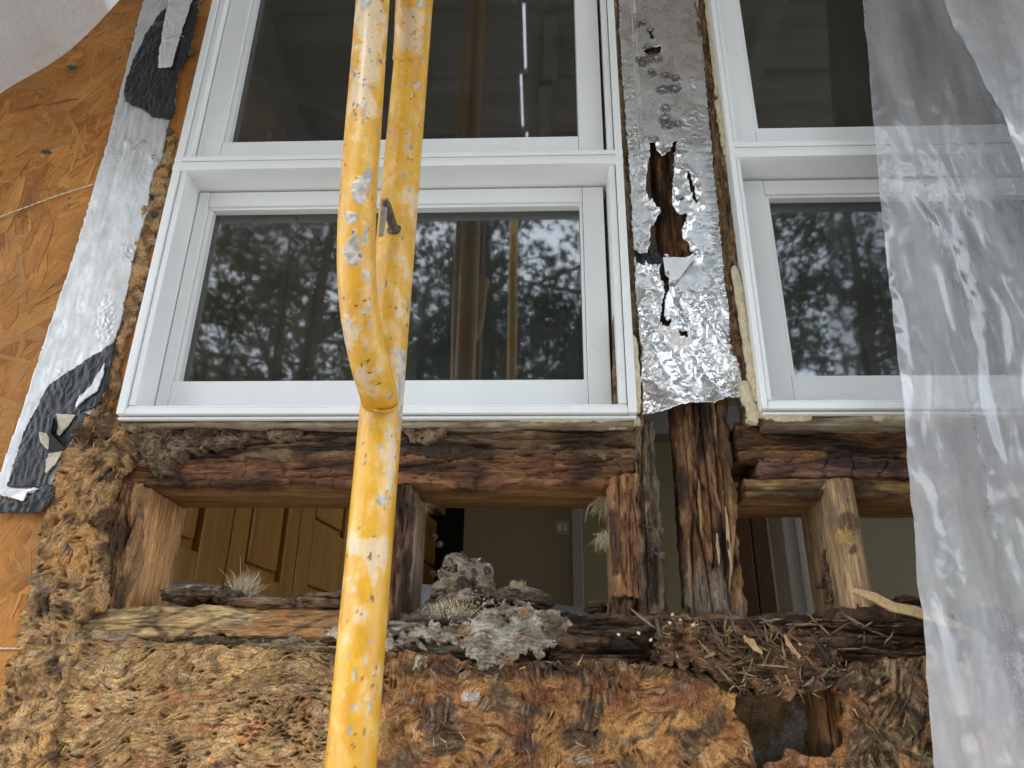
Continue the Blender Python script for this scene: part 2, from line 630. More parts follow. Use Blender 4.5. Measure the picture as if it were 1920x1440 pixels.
rs = ramp(t, vo.outputs['Distance'], (0.035, 0.5), (0.075, 0.0))
vsel = N(t, 'ShaderNodeSeparateColor')
t.links.new(vo.outputs['Color'], vsel.inputs[0])
rsel = ramp(t, vsel.outputs[0], (0.72, 0.0), (0.8, 1.0))
mm = N(t, 'ShaderNodeMath', operation='MULTIPLY')
t.links.new(rs.outputs[0], mm.inputs[0])
t.links.new(rsel.outputs[0], mm.inputs[1])
rd = ramp(t, n1.outputs['Fac'], (0.35, 0.014), (0.75, 0.05))
ma = N(t, 'ShaderNodeMath', operation='ADD')
t.links.new(mm.outputs[0], ma.inputs[0])
t.links.new(rd.outputs[0], ma.inputs[1])
ms2 = N(t, 'ShaderNodeMixShader')
t.links.new(ma.outputs[0], ms2.inputs[0])
t.links.new(ms.outputs[0], ms2.inputs[1])
t.links.new(df.outputs[0], ms2.inputs[2])
t.links.new(ms2.outputs[0], o.inputs[0])
M['glass'] = m


def film_mat(name, bdist, white, gloss, fine, alb=0.9, tlf=0.14, fres=0.8):
    m, t, b, o = newmat(name)
    t.nodes.remove(b)
    tr = N(t, 'ShaderNodeBsdfTransparent')
    tr.inputs[0].default_value = (0.97, 0.97, 0.98, 1)
    tl = N(t, 'ShaderNodeBsdfTranslucent')
    tl.inputs[0].default_value = (alb, alb * 1.01, alb * 1.04, 1)
    df = N(t, 'ShaderNodeBsdfDiffuse')
    df.inputs[0].default_value = (alb, alb * 1.005, alb * 1.03, 1)
    gl = N(t, 'ShaderNodeBsdfGlossy')
    gl.inputs['Roughness'].default_value = 0.07
    mp = mapping(t, (1, 1, 0.3))
    n1 = noise(t, mp, fine, 4, 0.5)
    n1.inputs['Distortion'].default_value = 1.2
    bu = N(t, 'ShaderNodeBump')
    bu.inputs['Strength'].default_value = 0.9
    bu.inputs['Distance'].default_value = bdist
    t.links.new(n1.outputs['Fac'], bu.inputs['Height'])
    for s in (df, gl, tl):
        t.links.new(bu.outputs[0], s.inputs['Normal'])
    a1 = N(t, 'ShaderNodeMixShader')
    a1.inputs[0].default_value = tlf
    t.links.new(df.outputs[0], a1.inputs[1])
    t.links.new(tl.outputs[0], a1.inputs[2])
    a2 = N(t, 'ShaderNodeMixShader')
    n2 = noise(t, mapping(t, (1, 1, 0.15)), 26, 4, 0.6)
    r = ramp(t, n2.outputs['Fac'], (0.3, max(0, white - 0.12)), (0.72, min(1, white + 0.14)))
    t.links.new(r.outputs[0], a2.inputs[0])
    t.links.new(tr.outputs[0], a2.inputs[1])
    t.links.new(a1.outputs[0], a2.inputs[2])
    a3 = N(t, 'ShaderNodeMixShader')
    lw = N(t, 'ShaderNodeFresnel')
    lw.inputs['IOR'].default_value = 1.5
    t.links.new(bu.outputs[0], lw.inputs['Normal'])
    sc = N(t, 'ShaderNodeMath', operation='MULTIPLY_ADD')
    sc.inputs[1].default_value = fres
    sc.inputs[2].default_value = gloss
    t.links.new(lw.outputs[0], sc.inputs[0])
    t.links.new(sc.outputs[0], a3.inputs[0])
    t.links.new(a2.outputs[0], a3.inputs[1])
    t.links.new(gl.outputs[0], a3.inputs[2])
    t.links.new(a3.outputs[0], o.inputs[0])
    return m


M['film'] = film_mat('clear_poly_film', 0.0003, 0.32, 0.05, 60, fres=0.7)
M['milkfilm'] = film_mat('milky_poly_film', 0.0002, 0.60, 0.0, 5, 0.24, 0.2, 0.12)

# yellow scaffold paint: the colour attribute holds paint, cement crust, primer and rust
M['yellow'] = vcol_mat('chipped_yellow_paint', 0.36, (1, 1, 0.3), 420, 0.0002, 0.10, 0, 0.5)

# ------------------------------------------------------------------ the setting: ground, room behind the wall
YF = -0.020                        # front plane of the window frames
FR0, FR1 = 0.012, 0.120            # front and back plane of the wall framing

gv = np.array([[-90, -90, -1.9], [90, -90, -1.9], [90, 90, -1.9], [-90, 90, -1.9]], float)
tag(mesh_np('ground', gv, [[0, 1, 2, 3]], None, M['ground']), kind='structure')


def room():
    x0, x1, y0, y1, z0, z1 = -1.5, 2.6, 0.135, 3.1, -0.75, 1.75
    box('floor', x0, x1, y0, y1, z0 - 0.05, z0, M['oak'], None, 0)
    box('ceiling', x0, x1, y0, y1, z1, z1 + 0.05, M['ceil'], None, 0)
    box('wall_left', x0 - 0.05, x0, y0, y1, z0 - 0.05, z1 + 0.05, M['olive'], None, 0)
    # unseen opening added in the right-hand wall to let daylight brighten the room
    rw = box('wall_right', x1, x1 + 0.05, y0, 0.7, z0 - 0.05, z1 + 0.05, M['olive'], None, 0)
    box('wall_right', x1, x1 + 0.05, 2.3, y1, z0 - 0.05, z1 + 0.05, M['olive'], None, 0)
    box('wall_right', x1, x1 + 0.05, 0.7, 2.3, z0 - 0.05, 0.45, M['olive'], None, 0)
    box('wall_right', x1, x1 + 0.05, 0.7, 2.3, 1.4, z1 + 0.05, M['olive'], None, 0)
    box('wall_back', x0 - 0.05, x1 + 0.05, y1, y1 + 0.05, z0 - 0.05, z1 + 0.05, M['cream_wall'], None, 0)
    for o in COL.objects:
        if o.name.split('.')[0] in ('floor', 'ceiling', 'wall_left', 'wall_right', 'wall_back'):
            o['kind'] = 'structure'
    # unseen roof added to keep sky light out of the room
    tag(box('sky_block_roof', x0 - 0.4, x1 + 0.4, 0.0, y1 + 0.3, z1 + 0.1, z1 + 0.16, M['roof'], None, 0), kind='structure')


room()


def interior():
    # partition with a light switch and a cased doorway beyond it
    yp = 1.75
    xa, xb = PX(868, 1030, yp), PX(1072, 1030, yp)
    t = thing('partition_wall', 'olive painted partition wall with a light switch, seen through the middle opening', 'wall')
    box('painted_face', xa, xb, yp, yp + 0.1, -0.75, 1.75, M['olive'], t, 0.003)
    box('door_casing', xb, PX(1092, 1030, yp), yp - 0.015, yp + 0.115, -0.75, 1.75, M['trim'], t, 0.003)
    t2 = thing('light_switch', 'square white light switch plate on the olive partition wall', 'switch')
    sx, sz = PX(1055, 990, yp - 0.004), PZ(1055, 990, yp - 0.004)
    box('plate', sx - 0.024, sx + 0.024, yp - 0.006, yp - 0.0005, sz - 0.024, sz + 0.024, M['trim'], t2, 0.002)
    for k in (-1, 1):
        box('rocker', sx + k * 0.0095 - 0.006, sx + k * 0.0095 + 0.006, yp - 0.010, yp - 0.006, sz - 0.012, sz + 0.012, M['knob'], t2, 0.001)
    # header trim and a second casing seen right of the post
    t = thing('door_casing', 'grey white upright door casing seen beside the clean replacement stud', 'casing')
    ya = 1.2
    box('upright_board', PX(1474, 1040, ya), PX(1512, 1040, ya), ya, ya + 0.12, -0.75, 1.7, M['trim'], t, 0.004)
    box('stop_bead', PX(1496, 1040, ya), PX(1506, 1040, ya), ya - 0.012, ya - 0.0005, -0.75, 1.7, M['trim'], t, 0.003)
    tw = thing('side_partition', 'dark olive partition wall seen right of the door casing', 'wall')
    box('painted_face', PX(1512, 1040, ya) + 0.001, 1.6, ya + 0.02, ya + 0.12, -0.75, 1.75, M['olive'], tw, 0.003)
    box('baseboard', PX(1512, 1040, ya) + 0.001, 1.6, ya + 0.005, ya + 0.0195, -0.75, -0.62, M['trim'], tw, 0.002)
    # soffit trim high in the gap beside the post
    ts = thing('ceiling_moulding', 'pale ceiling moulding glimpsed beside the rotted post', 'moulding')
    ym = 2.2
    box('moulding_board', PX(1100, 800, ym), PX(1420, 800, ym), ym, ym + 0.1, PZ(1240, 816, ym), PZ(1240, 760, ym), M['trim'], ts, 0.01)
    box('bead', PX(1100, 800, ym), PX(1420, 800, ym), ym - 0.02, ym - 0.0005, PZ(1240, 816, ym), PZ(1240, 808, ym), M['trim'], ts, 0.004)
    # tall oak cabinet, receding from the left opening
    A = np.array([-0.62, 0.50])
    dr = np.array([math.sin(math.radians(9)), math.cos(math.radians(9))])
    nrm = np.array([dr[1], -dr[0]])
    t = thing('tall_cabinet', 'tall honey oak cabinet with raised panel doors inside the left opening', 'cabinet')
    rot = Matrix(((nrm[0], dr[0], 0, A[0]), (nrm[1], dr[1], 0, A[1]), (0, 0, 1, 0), (0, 0, 0, 1)))   # local x = out of the doors, y = along

    def lb(name, s0, s1, n0, n1, z0, z1, mat, par, bev=0.003):
        o = box(name, n0, n1, s0, s1, z0, z1, mat, par, bev)
        o.data.transform(rot)
        return o

    def s_at(px, py=930):
        # along-cabinet distance where the pixel's ray meets the door plane
        v = CF + CR * (px - 960) / FPX - CU * (py - 720) / FPX
        k = np.dot(A - CC[:2], nrm) / np.dot(v[:2], nrm)
        return float(np.dot(CC[:2] + v[:2] * k - A, dr)), float(CC[2] + v[2] * k)
    lb('carcass', -0.35, 1.2, -0.4, -0.022, -0.75, 1.3, M['oak'], t)
    zb = s_at(315, 1018)[1]
    cuts = [-0.30, s_at(437)[0], s_at(563)[0], s_at(668)[0], s_at(740)[0]]
    for k in range(4):
        s0, s1 = cuts[k] + 0.002, cuts[k + 1] - 0.002
        d = lb('door', s0, s1, -0.021, -0.004, -0.4, 1.2, M['oak'], t)
        sw = (s1 - s0) * 0.22
        zp0 = (s_at(350, 1031)[1], s_at(480, 1080)[1], s_at(640, 1012)[1], s_at(720, 1040)[1])[k]
        lb('stile', s0, s0 + sw, -0.0035, 0.010, -0.4, 1.2, M['oak'], d, 0.004)
        lb('stile', s1 - sw, s1, -0.0035, 0.010, -0.4, 1.2, M['oak'], d, 0.004)
        lb('rail', s0 + sw + 0.0005, s1 - sw - 0.0005, -0.0035, 0.010, zp0 - 0.14, zp0, M['oak'], d, 0.004)
        lb('raised_panel', s0 + sw + 0.012, s1 - sw - 0.012, -0.0035, 0.007, zp0 + 0.018, 1.15, M['oak'], d, 0.008)
    # drawers with white knobs, further along
    t = thing('drawer_cabinet', 'oak drawer cabinet with round white knobs beyond the split stud', 'cabinet')
    sa, za = s_at(850, 1000)
    lb('carcass', 1.24, 2.2, -0.4, -0.0215, -0.75, s_at(800, 962)[1] + 0.02, M['oak'], t)
    ztop = s_at(800, 962)[1]
    for r in range(3):
        for k in range(2):
            z1 = ztop - 0.17 * r
            d = lb('drawer_front', 1.25 + 0.45 * k, 1.69 + 0.45 * k, -0.0205, 0, z1 - 0.16, z1, M['oak'], t)
    for (kx, ky) in ((807, 1007), (817, 1021), (804, 1076)):
        s, z = s_at(kx, ky)
        bm = bmesh.new()
        bmesh.ops.create_uvsphere(bm, u_segments=14, v_segments=10, radius=0.013)
        o = bm_obj('knob', bm, M['knob'], t, True)
        o.data.transform(rot @ Matrix.Translation((0.014, s, z)))
    lb('worktop', 1.22, 2.2, -0.41, 0.03, ztop + 0.0205, ztop + 0.045, M['oak'], t)
    t = thing('refrigerator', 'black refrigerator side standing between the drawers and the olive wall', 'appliance')
    yb = 2.0
    box('cabinet_body', PX(800, 950, yb), PX(880, 950, yb), yb, yb + 0.6, -0.75, 1.2, M['dark'], t, 0.01)
    box('door_panel', PX(803, 950, yb), PX(877, 950, yb), yb - 0.04, yb - 0.003, -0.6, 1.19, M['dark'], t, 0.01)
    # dark brown curtain-like cupboard in the far room
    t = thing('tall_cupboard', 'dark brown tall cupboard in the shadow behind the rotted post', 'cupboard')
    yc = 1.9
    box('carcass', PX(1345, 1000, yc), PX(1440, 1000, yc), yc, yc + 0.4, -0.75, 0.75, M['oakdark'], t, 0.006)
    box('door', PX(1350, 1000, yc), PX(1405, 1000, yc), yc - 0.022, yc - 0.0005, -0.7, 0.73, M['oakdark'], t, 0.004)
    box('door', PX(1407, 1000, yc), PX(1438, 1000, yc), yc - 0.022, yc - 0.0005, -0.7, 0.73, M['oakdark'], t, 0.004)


interior()


# ------------------------------------------------------------------ windows
def window(label, XL, wd, q):
    """q holds world measures; the fixed light above, the opening sash below"""
    t = thing('window', label, 'window', 'twin windows above the rotted sills')
    V = M['vinyl']
    yF, yb = YF, 0.075
    XR = XL + wd
    zb, zt = q['zb'], 1.42
    z0, z1 = q['tr0'], q['tr1']
    jw, sw = q['jw'], q['sw']
    yS, yU = YF + 0.042, YF + 0.014
    # outer frame
    fl = bpy.data.objects.new('outer_frame', None)
    COL.objects.link(fl)
    fl.parent = t
    sh = q['sill']
    # uprights carry a stepped profile: outer lip, groove, inner lip
    for sgn, x in ((1, XL), (-1, XR)):
        box('jamb', *sorted((x, x + sgn * jw * 0.52)), yF, yb, zb + sh * 0.0, zt, V, fl)
        box('jamb_lip', *sorted((x + sgn * (jw * 0.52 + 0.0008), x + sgn * jw)), yF + 0.003, yb, zb + sh, zt, V, fl)
    a0, a1 = XL + jw * 0.52 + 0.0003, XR - jw * 0.52 - 0.0003
    box('sill', a0, a1, yF + 0.0007, yb - 0.001, zb, zb + sh * 0.62, V, fl)
    box('sill_lip', a0, a1, yF + 0.0035, yb - 0.001, zb + sh * 0.62 + 0.0006, zb + sh - 0.0005, V, fl)
    # mullion bar between the two lights, three grooves on its face
    b0, b1 = XL + jw * 0.0 - 0.0004, XR + 0.0004
    hh = z1 - z0
    box('transom', b0, b1, yF - 0.0012, yb - 0.002, z0, z0 + hh * 0.42, V, fl)
    box('transom_lip', b0, b1, yF + 0.0004, yb - 0.002, z0 + hh * 0.42 + 0.001, z0 + hh * 0.64, V, fl)
    box('transom_lip', b0, b1, yF - 0.0006, yb - 0.002, z0 + hh * 0.64 + 0.001, z1, V, fl)
    box('head', b0, b1, yF - 0.001, yb - 0.002, zt + 0.0005, zt + 0.035, V, fl)
    # weather gap: dark gasket behind the joints
    box('gasket', XR - jw - q['gap'] - 0.008, XR - jw - 0.0003, yS + 0.0255, yS + 0.03, zb + sh + 0.001, z0 - 0.001, M['gasket'], fl, 0)
    # lower sash
    ls = bpy.data.objects.new('lower_sash', None)
    COL.objects.link(ls)
    ls.parent = t
    s0, s1 = XL + jw + 0.0012, XR - jw - q['gap']
    g0, g1, h0, h1 = q['gx0'], q['gx1'], q['gz0'], q['gz1']
    k0 = zb + sh * 0.55
    box('stile', s0, g0 - 0.006, yS, yS + 0.024, k0, z0 - 0.003, V, ls)
    box('stile', g1 + 0.004, s1, yS + 0.0002, yS + 0.024, k0, z0 - 0.003, V, ls)
    box('rail', g0 - 0.0056, g1 + 0.0036, yS + 0.0005, yS + 0.024, k0, h0 - 0.001, V, ls)
    box('rail', g0 - 0.0056, g1 + 0.0036, yS + 0.0005, yS + 0.024, h1 + 0.004, z0 - 0.003, V, ls)
    yg = yS + 0.016
    box('glazing_bead', g0 - 0.0055, g0, yS + 0.004, yg, h0, h1, V, ls, 0.0008)
    box('glazing_bead', g1, g1 + 0.0035, yS + 0.004, yg, h0, h1, V, ls, 0.0008)
    box('glazing_bead', g0 - 0.0055, g1 + 0.0035, yS + 0.0042, yg, h1 + 0.0002, h1 + 0.0038, V, ls, 0.0008)
    box('glass_pane', g0 - 0.004, g1 + 0.003, yg + 0.0005, yg + 0.0045, h0 - 0.003, h1 + 0.003, M['glass'], ls, 0)
    # upper light
    us = bpy.data.objects.new('upper_sash', None)
    COL.objects.link(us)
    us.parent = t
    u0, u1 = XL + jw + 0.0012, XR - jw - q['gap'] * 0.9
    e0, e1, i0 = q['ux0'], q['ux1'], q['uz0']
    i1 = zt - 0.05
    box('stile', u0, e0 - 0.006, yU, yU + 0.024, z1 + 0.001, zt - 0.001, V, us)
    box('stile', e1 + 0.002, u1, yU + 0.0002, yU + 0.024, z1 + 0.001, zt - 0.001, V, us)
    box('rail', e0 - 0.0056, e1 + 0.0016, yU + 0.0005, yU + 0.024, z1 + 0.001, i0 - 0.0005, V, us)
    box('rail', e0 - 0.0056, e1 + 0.0016, yU + 0.0005, yU + 0.024, i1, zt - 0.001, V, us)
    yg = yU + 0.016
    box('glazing_bead', e0 - 0.0055, e0, yU + 0.004, yg, i0, i1 - 0.0005, V, us, 0.0008)
    box('gasket', u1 - 0.008, u1 + q['gap'] * 0.9 - 0.0002, yU + 0.0245, yU + 0.028, z1 + 0.002, zt - 0.002, M['gasket'], us, 0)
    box('glass_pane', e0 - 0.004, e1 + 0.0015, yg + 0.0005, yg + 0.0045, i0 - 0.003, i1 + 0.003, M['glass'], us, 0)
    return t


window('white vinyl window unit behind the yellow scaffold tubes, right of the silver tape', -0.475, 0.577,
       dict(zb=0.3055, tr0=0.6413, tr1=0.663, jw=0.018, sw=0.04, sill=0.0115, gap=0.0045, gx0=-0.4354, gx1=0.0488, gz0=0.3645, gz1=0.612, ux0=-0.4186, ux1=0.046, uz0=0.699))
window('white vinyl window unit half covered by the hanging clear plastic sheet', 0.236, 0.577,
       dict(zb=0.3095, tr0=0.6478, tr1=0.672, jw=0.0125, sw=0.04, sill=0.0115, gap=0.0045, gx0=0.2923, gx1=0.760, gz0=0.368, gz1=0.6196, ux0=0.2822, ux1=0.757, uz0=0.707))


# ------------------------------------------------------------------ sheathing: intact OSB on the left
ROT_EDGE = [(331, 250), (322, 330), (300, 420), (270, 560), (237, 660), (216, 776), (238, 800), (262, 860), (232, 900), (215, 960), (205, 1040), (200, 1150),
            (150, 1165), (160, 1205), (128, 1262), (117, 1340), (98, 1470), (-12, 1470), (8, 1300), (32, 1205), (58, 1120), (75, 1030), (92, 960),
            (104, 905), (120, 840), (168, 790), (196, 735), (214, 655), (243, 520), (272, 400), (300, 300)]


def osb_wall():
    t = thing('osb_sheathing', 'orange oriented strand board sheathing left of the window, rotted along its edge', 'sheathing')
    xr = -0.478
    # base board (down to the plate line), strands on top
    bw = mesh_np('board', np.array([[x, y, z] for x in (-1.5, xr) for y in (0.0, 0.0112) for z in (-0.06, 1.6)], float),
                 [[0, 4, 5, 1], [2, 3, 7, 6], [0, 1, 3, 2], [4, 6, 7, 5], [1, 5, 7, 3], [0, 2, 6, 4]], None, M['osb'], t,
                 np.tile([[0.42, 0.19, 0.06]], (8, 1)), False, np.random.default_rng(1).random((8, 2)))
    rg = np.random.default_rng(21)
    vs, qs, cs, us = [], [], [], []
    big = []
    n = 4900
    cols = np.array([[0.62, 0.275, 0.075], [0.58, 0.25, 0.065], [0.68, 0.33, 0.10], [0.50, 0.20, 0.055], [0.62, 0.31, 0.11], [0.42, 0.16, 0.055], [0.66, 0.31, 0.085]])
    wts = np.array([0.27, 0.25, 0.13, 0.10, 0.14, 0.02, 0.09])
    for i in range(n):
        cx, cz = rg.uniform(-1.05, xr - 0.002), rg.uniform(-0.05, 1.3)
        if rg.random() < 0.45:
            cx = rg.uniform(-0.82, xr - 0.002)
        L, W = rg.uniform(0.025, 0.105), rg.uniform(0.006, 0.024)
        if rg.random() < 0.35:
            L, W = L * 0.5, W * 0.45
        an = rg.normal(1.15, 0.75)
        ca, sa = math.cos(an), math.sin(an)
        u, v = proj(np.array([cx]), np.array([0.0]), np.array([cz]))
        if inpoly(u, v, ROT_EDGE)[0]:
            continue
        yo = -0.0003 - 0.0009 * i / n
        tl = rg.normal(0, 0.00025)
        c = cols[rg.choice(7, p=wts)] * rg.uniform(0.93, 1.1)
        c = c * np.array([0.72, 0.68, 0.57])
        # irregular strand outline: 6 points
        prof = [(-0.5, -0.5 * rg.uniform(0.3, 1)), (0.0, -0.5), (0.5, -0.5 * rg.uniform(0.2, 1)), (0.5, 0.5 * rg.uniform(0.2, 1)), (0.0, 0.5), (-0.5, 0.5 * rg.uniform(0.3, 1))]
        pv, pu = [], []
        off = rg.random(2) * 40
        for (a, bb) in prof:
            x, z = cx + a * L * ca - bb * W * sa, cz + a * L * sa + bb * W * ca
            pv.append((min(x, xr), yo + tl * bb * 2 - abs(tl) * 0.5, z))
            pu.append((a * L + off[0], bb * W + off[1]))
        # under-edge so each strand has thickness
        pv2 = [(p[0], p[1] + 0.0004, p[2]) for p in pv]
        if L * W > 0.0011 and i > n * 0.55 and cx > -0.86 and len(big) < 140:
            big.append((pv + pv2, pu + pu, c))
            continue
        k = len(vs)
        vs += pv + pv2
        us += pu + pu
        cs += [c] * 12
        qs += [[k, k + 1, k + 4, k + 5], [k + 1, k + 2, k + 3, k + 4]]
        qs += [[k + j, k + 6 + j, k + 6 + (j + 1) % 6, k + (j + 1) % 6] for j in range(6)]
    tag(mesh_np('strands', vs, qs, None, M['osb'], t, np.array(cs), False, us), kind='stuff')
    q0 = [[0, 1, 4, 5], [1, 2, 3, 4]] + [[j, 6 + j, 6 + (j + 1) % 6, (j + 1) % 6] for j in range(6)]
    for pv, pu, c in big:
        mesh_np('strand', pv, q0, None, M['osb'], t, np.tile(c, (12, 1)), False, pu)
    # two green ink specks
    for (px_, py_) in ((138, 127), (88, 286)):
        pts = []
        for k in range(16):
            r = rg.uniform(4, 11)
            a = k / 16 * 2 * math.pi
            p = P(px_ + 1.2 * r * math.cos(a), py_ + 0.45 * r * math.sin(a), -0.002)
            pts.append((p[0], p[2]))
        prism('ink_mark', pts, -0.0036, -0.0026, plain_mat('green_ink', (0.02, 0.07, 0.05), 0.7), t)
    return t


OSB = osb_wall()


def fibres(X, Z, seed, cell=0.034, bias=None, spread=1.0):
    """OSB that has come apart: patches of fibres, each patch with its own lie"""
    wx = X + 0.0045 * fbm(X * 22, Z * 22, seed, 3)
    wz = Z + 0.0045 * fbm(X * 22, Z * 22, seed + 7.7, 3)
    f1, f2, k = voro(wx / cell + seed * 3.1, wz / (cell * 0.8) + seed)
    an = (_jit[k, 0] - 0.5) * math.pi * spread + (0 if bias is None else bias)
    ca, sa = np.cos(an), np.sin(an)
    A = wx * ca + wz * sa
    B = -wx * sa + wz * ca
    fa = ridged(A * 26, B * 330, k * 1.37 + seed, 3)
    fb = ridged(A * 80, B * 900, k * 0.77 + seed, 2)
    lv = _jit[k, 2] - 0.5
    g1, g2, kk = voro(A * 75 + k, B * 270)
    pit = sst(0.50, 0.28, g1) * (_jit[kk, 1] > 0.70) * sst(-0.25, 0.3, fbm(X * 35, Z * 35, seed + 20, 2))
    q = fbm(A * 14, B * 60, k * 0.61 + seed, 2) * 2.6
    q2 = fbm(A * 30, B * 190, k * 0.41 + seed, 2) * 2.2
    ter = np.floor(q) + sst(0.0, 0.22, q - np.floor(q)) + 0.45 * (np.floor(q2) + sst(0.0, 0.3, q2 - np.floor(q2)))
    return dict(fa=fa, fb=fb, lv=lv, pit=pit, k=k, an=an, e=f2 - f1, ter=ter, A=A, B=B)


def loose_fibres(name, n, x0, x1, z0, z1, inside, surf, cols, mat, parent, seed, lmin=0.008, lmax=0.035, wid=0.0011, lift=0.006, ang=None):
    """thin curled strips lifting from the surface, one mesh"""
    rg = np.random.default_rng(seed)
    x, z = rg.uniform(x0, x1, n), rg.uniform(z0, z1, n)
    u, v = proj(x, np.zeros(n), z)
    k = inside(u, v)
    x, z = x[k], z[k]
    n = len(x)
    L = rg.uniform(lmin, lmax, n)
    an = rg.uniform(0, 2 * math.pi, n) if ang is None else rg.normal(ang, 0.5, n)
    W = wid * rg.uniform(0.4, 1.5, n)
    bend = rg.normal(0, 0.3, n)
    base = surf(x, z)
    V = []
    for j in range(5):
        s = j / 4
        a2 = an + bend * s
        px_ = x + np.cos(a2) * L * s
        pz_ = z + np.sin(a2) * L * s
        py_ = base - 0.0006 - lift * rg.random(n) * np.sin(s * 2.6) * 0.9
        ww = W * (1 - 0.75 * s)
        nx, nz = -np.sin(a2), np.cos(a2)
        V.append(np.stack([px_ + nx * ww, py_, pz_ + nz * ww], -1))
        V.append(np.stack([px_ - nx * ww, py_ + 0.0004, pz_ - nz * ww], -1))
    V = np.stack(V, 1)
    q = np.array([[2 * j, 2 * j + 1, 2 * j + 3, 2 * j + 2] for j in range(4)])
    Q = (np.arange(n)[:, None, None] * 10 + q[None]).reshape(-1, 4)
    c = np.asarray(cols)[rg.integers(0, len(cols), n)] * rg.uniform(0.75, 1.25, (n, 1))
    return tag(mesh_np(name, V.reshape(-1, 3), Q, None, mat, parent, np.repeat(c, 10, 0)), kind='stuff')


GOLD, TAN, DKB, GRY, PALE = (0.50, 0.27, 0.095), (0.42, 0.255, 0.115), (0.075, 0.042, 0.024), (0.27, 0.215, 0.16), (0.58, 0.42, 0.235)
ORG, RED, BLK, WHT = (0.48, 0.225, 0.08), (0.24, 0.095, 0.045), (0.030, 0.019, 0.014), (0.60, 0.57, 0.50)


def edge_fn(X, Z):
    u, v = proj(X, X * 0, Z)
    w1 = fbm(X * 60, Z * 60, 1.2, 3)
    w2 = fbm(X * 60, Z * 60, 5.2, 3)
    m = inpoly(u + 9 * w1, v + 9 * w2, ROT_EDGE)
    F = fibres(X, Z, 2.0, 0.026, 1.1, 0.9)
    low = fbm(X * 22, Z * 22, 3.0, 4)
    mid = fbm(X * 75, Z * 75, 4.0, 4)
    lump = blob(u, v, 150, 1010, 60, 140) * 0.4 + blob(u, v, 195, 900, 50, 80) * 0.5
    y = -0.0035 - 0.004 * low - 0.0022 * mid - 0.0011 * F['fa'] - 0.0006 * F['fb'] - 0.0028 * F['lv'] - 0.0011 * F['ter'] - 0.006 * lump + 0.007 * F['pit']
    y = -0.003 + (y + 0.003) * (0.3 + 0.7 * sst(600, 780, v))
    dk = sst(0.15, 0.75, fbm(X * 40, Z * 40, 9.0, 4) + 0.9 * blob(u, v, 190, 820, 60, 50) + 0.7 * blob(u, v, 205, 1010, 22, 130) + 0.6 * blob(u, v, 110, 1140, 60, 30) - 0.1)
    gold = sst(-0.2, 0.5, fbm(X * 30, Z * 30, 12.0, 3) + 0.9 * blob(u, v, 140, 1000, 60, 90) - 0.2)
    c = lerp(TAN, GOLD, gold)
    c = lerp(c, (0.21, 0.115, 0.055), sst(0.0, 0.6, fbm(X * 55, Z * 55, 15.0, 3) + 0.5 * blob(u, v, 230, 700, 60, 160)))
    c = lerp(c, DKB, dk * 0.9)
    c = lerp(c, GRY, 0.5 * sst(0.3, 0.8, fbm(X * 35, Z * 90, 18.0, 3) + 0.4 * blob(u, v, 140, 1200, 90, 60)))
    c = c * (1 + 0.16 * F['fa'][..., None] + 0.10 * F['fb'][..., None]) * (0.82 + 0.36 * _jit[F['k'], 1][..., None])
    return y, m, c


_e0, _e1 = P(-20, 1475, 0), P(340, 240, 0)
grid_sheet('rotted_edge', -0.66, -0.40, -0.07, 0.72, 0.00105, edge_fn, M['rot'], OSB, 0.010)
loose_fibres('edge_fibres', 1700, -0.66, -0.42, -0.06, 0.70, lambda u, v: inpoly(u, v, ROT_EDGE), lambda x, z: edge_fn(x, z)[0],
             [TAN, GOLD, PALE, (0.2, 0.11, 0.05), DKB], M['splinter'], OSB, 3, 0.003, 0.011, 0.0005, 0.003, 1.2)

# ------------------------------------------------------------------ lower sheathing, eaten away
LOW_L = [(-40, 1200), (150, 1196), (300, 1205), (500, 1212), (660, 1210), (690, 1225), (690, 1500), (-40, 1500)]
LOW_R = [(692, 1215), (800, 1225), (900, 1240), (1060, 1236), (1200, 1243), (1320, 1262), (1352, 1290), (1386, 1302), (1380, 1330), (1396, 1352), (1408, 1390),
         (1425, 1440), (1440, 1432), (1462, 1428), (1480, 1402), (1520, 1420), (1560, 1418), (1588, 1392), (1584, 1352), (1588, 1318), (1572, 1298), (1560, 1262),
         (1610, 1240), (1760, 1225), (2150, 1225), (2150, 1560), (692, 1560)]


